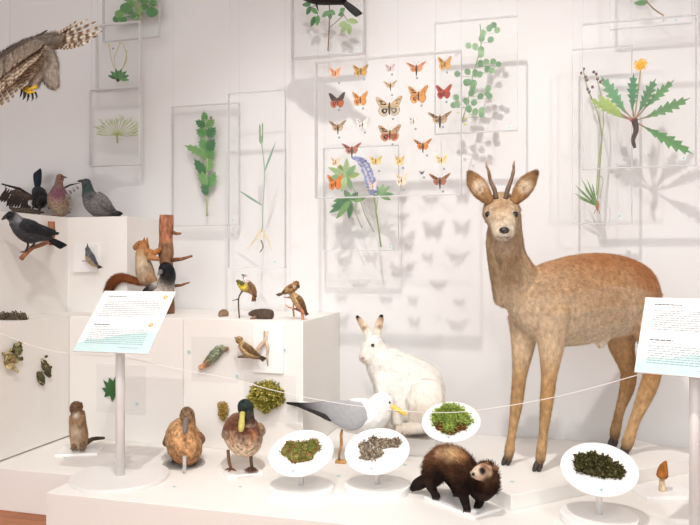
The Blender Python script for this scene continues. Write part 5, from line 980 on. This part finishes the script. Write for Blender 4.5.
wing_row(16, [(44, 40), (28, 43), (10, 53), (-14, 70)], [(38, 50), (26, 58), (10, 70), (-14, 90)], -.09, -.13, .012, (146, 130, 114), (172, 152, 132), 0)
link('wing', b.bm, M_feather, hk)
b = MB()
for i in range(12):     # far wing folded up behind
    k = i/11; b.feather(at(-14+k*46, 76-k*34, Y+.04), at(4+k*44, 54-k*24, Y+.05), .012, (84, 72, 64), (60, 50, 44), side=(1, 0, .4))
link('wing', b.bm, M_feather, hk)
for (x, y, d) in ((33, 88, -.06), (29, 86, -.045)):
    b = MB((226, 178, 50)); a = at(x+4, y-2, Y+d); e = at(x-6, y+3, Y+d-.01); b.tube([a, e], [.007, .006], 9)
    for (tx, ty) in ((-4, 3), (-1, 6), (4, 5), (8, 3)): b.c((226, 178, 50)); q = at(x-6+tx*.8+2, y+3+ty*.5, Y+d-.03); b.tube([e, q], [.005, .004], 7); b.c((30, 26, 26)); b.tube([q, at(x-4+tx, y+6+ty*.9, Y+d-.035), at(x-5.5+tx, y+9+ty*.9, Y+d-.03)], [.004, .003, .0004], 7)
    link('leg', b.bm, M_horn, hk)['label'] = 'yellow foot with black claws'
b = MB(); p = at(10, 46, Y); b.tube([p, (p.x, p.y, 3.3)], .0004, 5); link('hanging_thread', b.bm, M_thread, hk)

# ------------------------------------------------------------------ lights
def spot(name, loc, tgt, e, size=75, r=.05, col=(1, .968, .93), blend=.6):
    l = bpy.data.lights.new(name, 'SPOT'); l.energy = e; l.spot_size = math.radians(size); l.spot_blend = blend; l.shadow_soft_size = r; l.color = col
    o = bpy.data.objects.new(name, l); C.objects.link(o); o.location = loc; o.rotation_euler = (Vector(tgt)-Vector(loc)).to_track_quat('-Z', 'Y').to_euler(); return o
spot('track_spotlight', (-.41, 1.05, 3.2), (-.25, 2.7, .40), 140, 80, .032, blend=.9)
spot('track_spotlight', (-.25, -.1, 3.2), (-1.6, 2.6, .4), 90, 54, .022, blend=.9)
spot('track_spotlight', (1.3, .3, 3.2), (.45, 2.6, .4), 50, 60, .03)
a = bpy.data.lights.new('added_fill_light', 'AREA'); a.shape = 'RECTANGLE'; a.size = 4; a.size_y = 1.6; a.energy = 40; a.color = (.97, .985, 1)  # unseen area light added under the ceiling as soft overall fill
o = bpy.data.objects.new('added_fill_light', a); C.objects.link(o); o.location = (0, -.6, 3.25); o.rotation_euler = (math.radians(20), 0, 0)
wd = bpy.data.worlds.new('world'); bpy.context.scene.world = wd; wd.use_nodes = True; wd.node_tree.nodes['Background'].inputs[0].default_value = (.965, .985, 1, 1); wd.node_tree.nodes['Background'].inputs[1].default_value = 1.4

cam = bpy.data.cameras.new('camera'); co = bpy.data.objects.new('camera', cam); C.objects.link(co); co.location = (0, 0, CZ); co.rotation_euler = (math.pi/2, 0, TH)
cam.sensor_width = 36; cam.lens = 36*FL/700; cam.clip_start = .05
S = bpy.context.scene; S.camera = co
S.view_settings.view_transform = 'Standard'; S.view_settings.look = 'None'; S.view_settings.gamma = 1; S.view_settings.use_curve_mapping = False; S.view_settings.exposure = .43
S.cycles.max_bounces = 10; S.cycles.transparent_max_bounces = 24; S.cycles.caustics_reflective = False; S.cycles.caustics_refractive = False
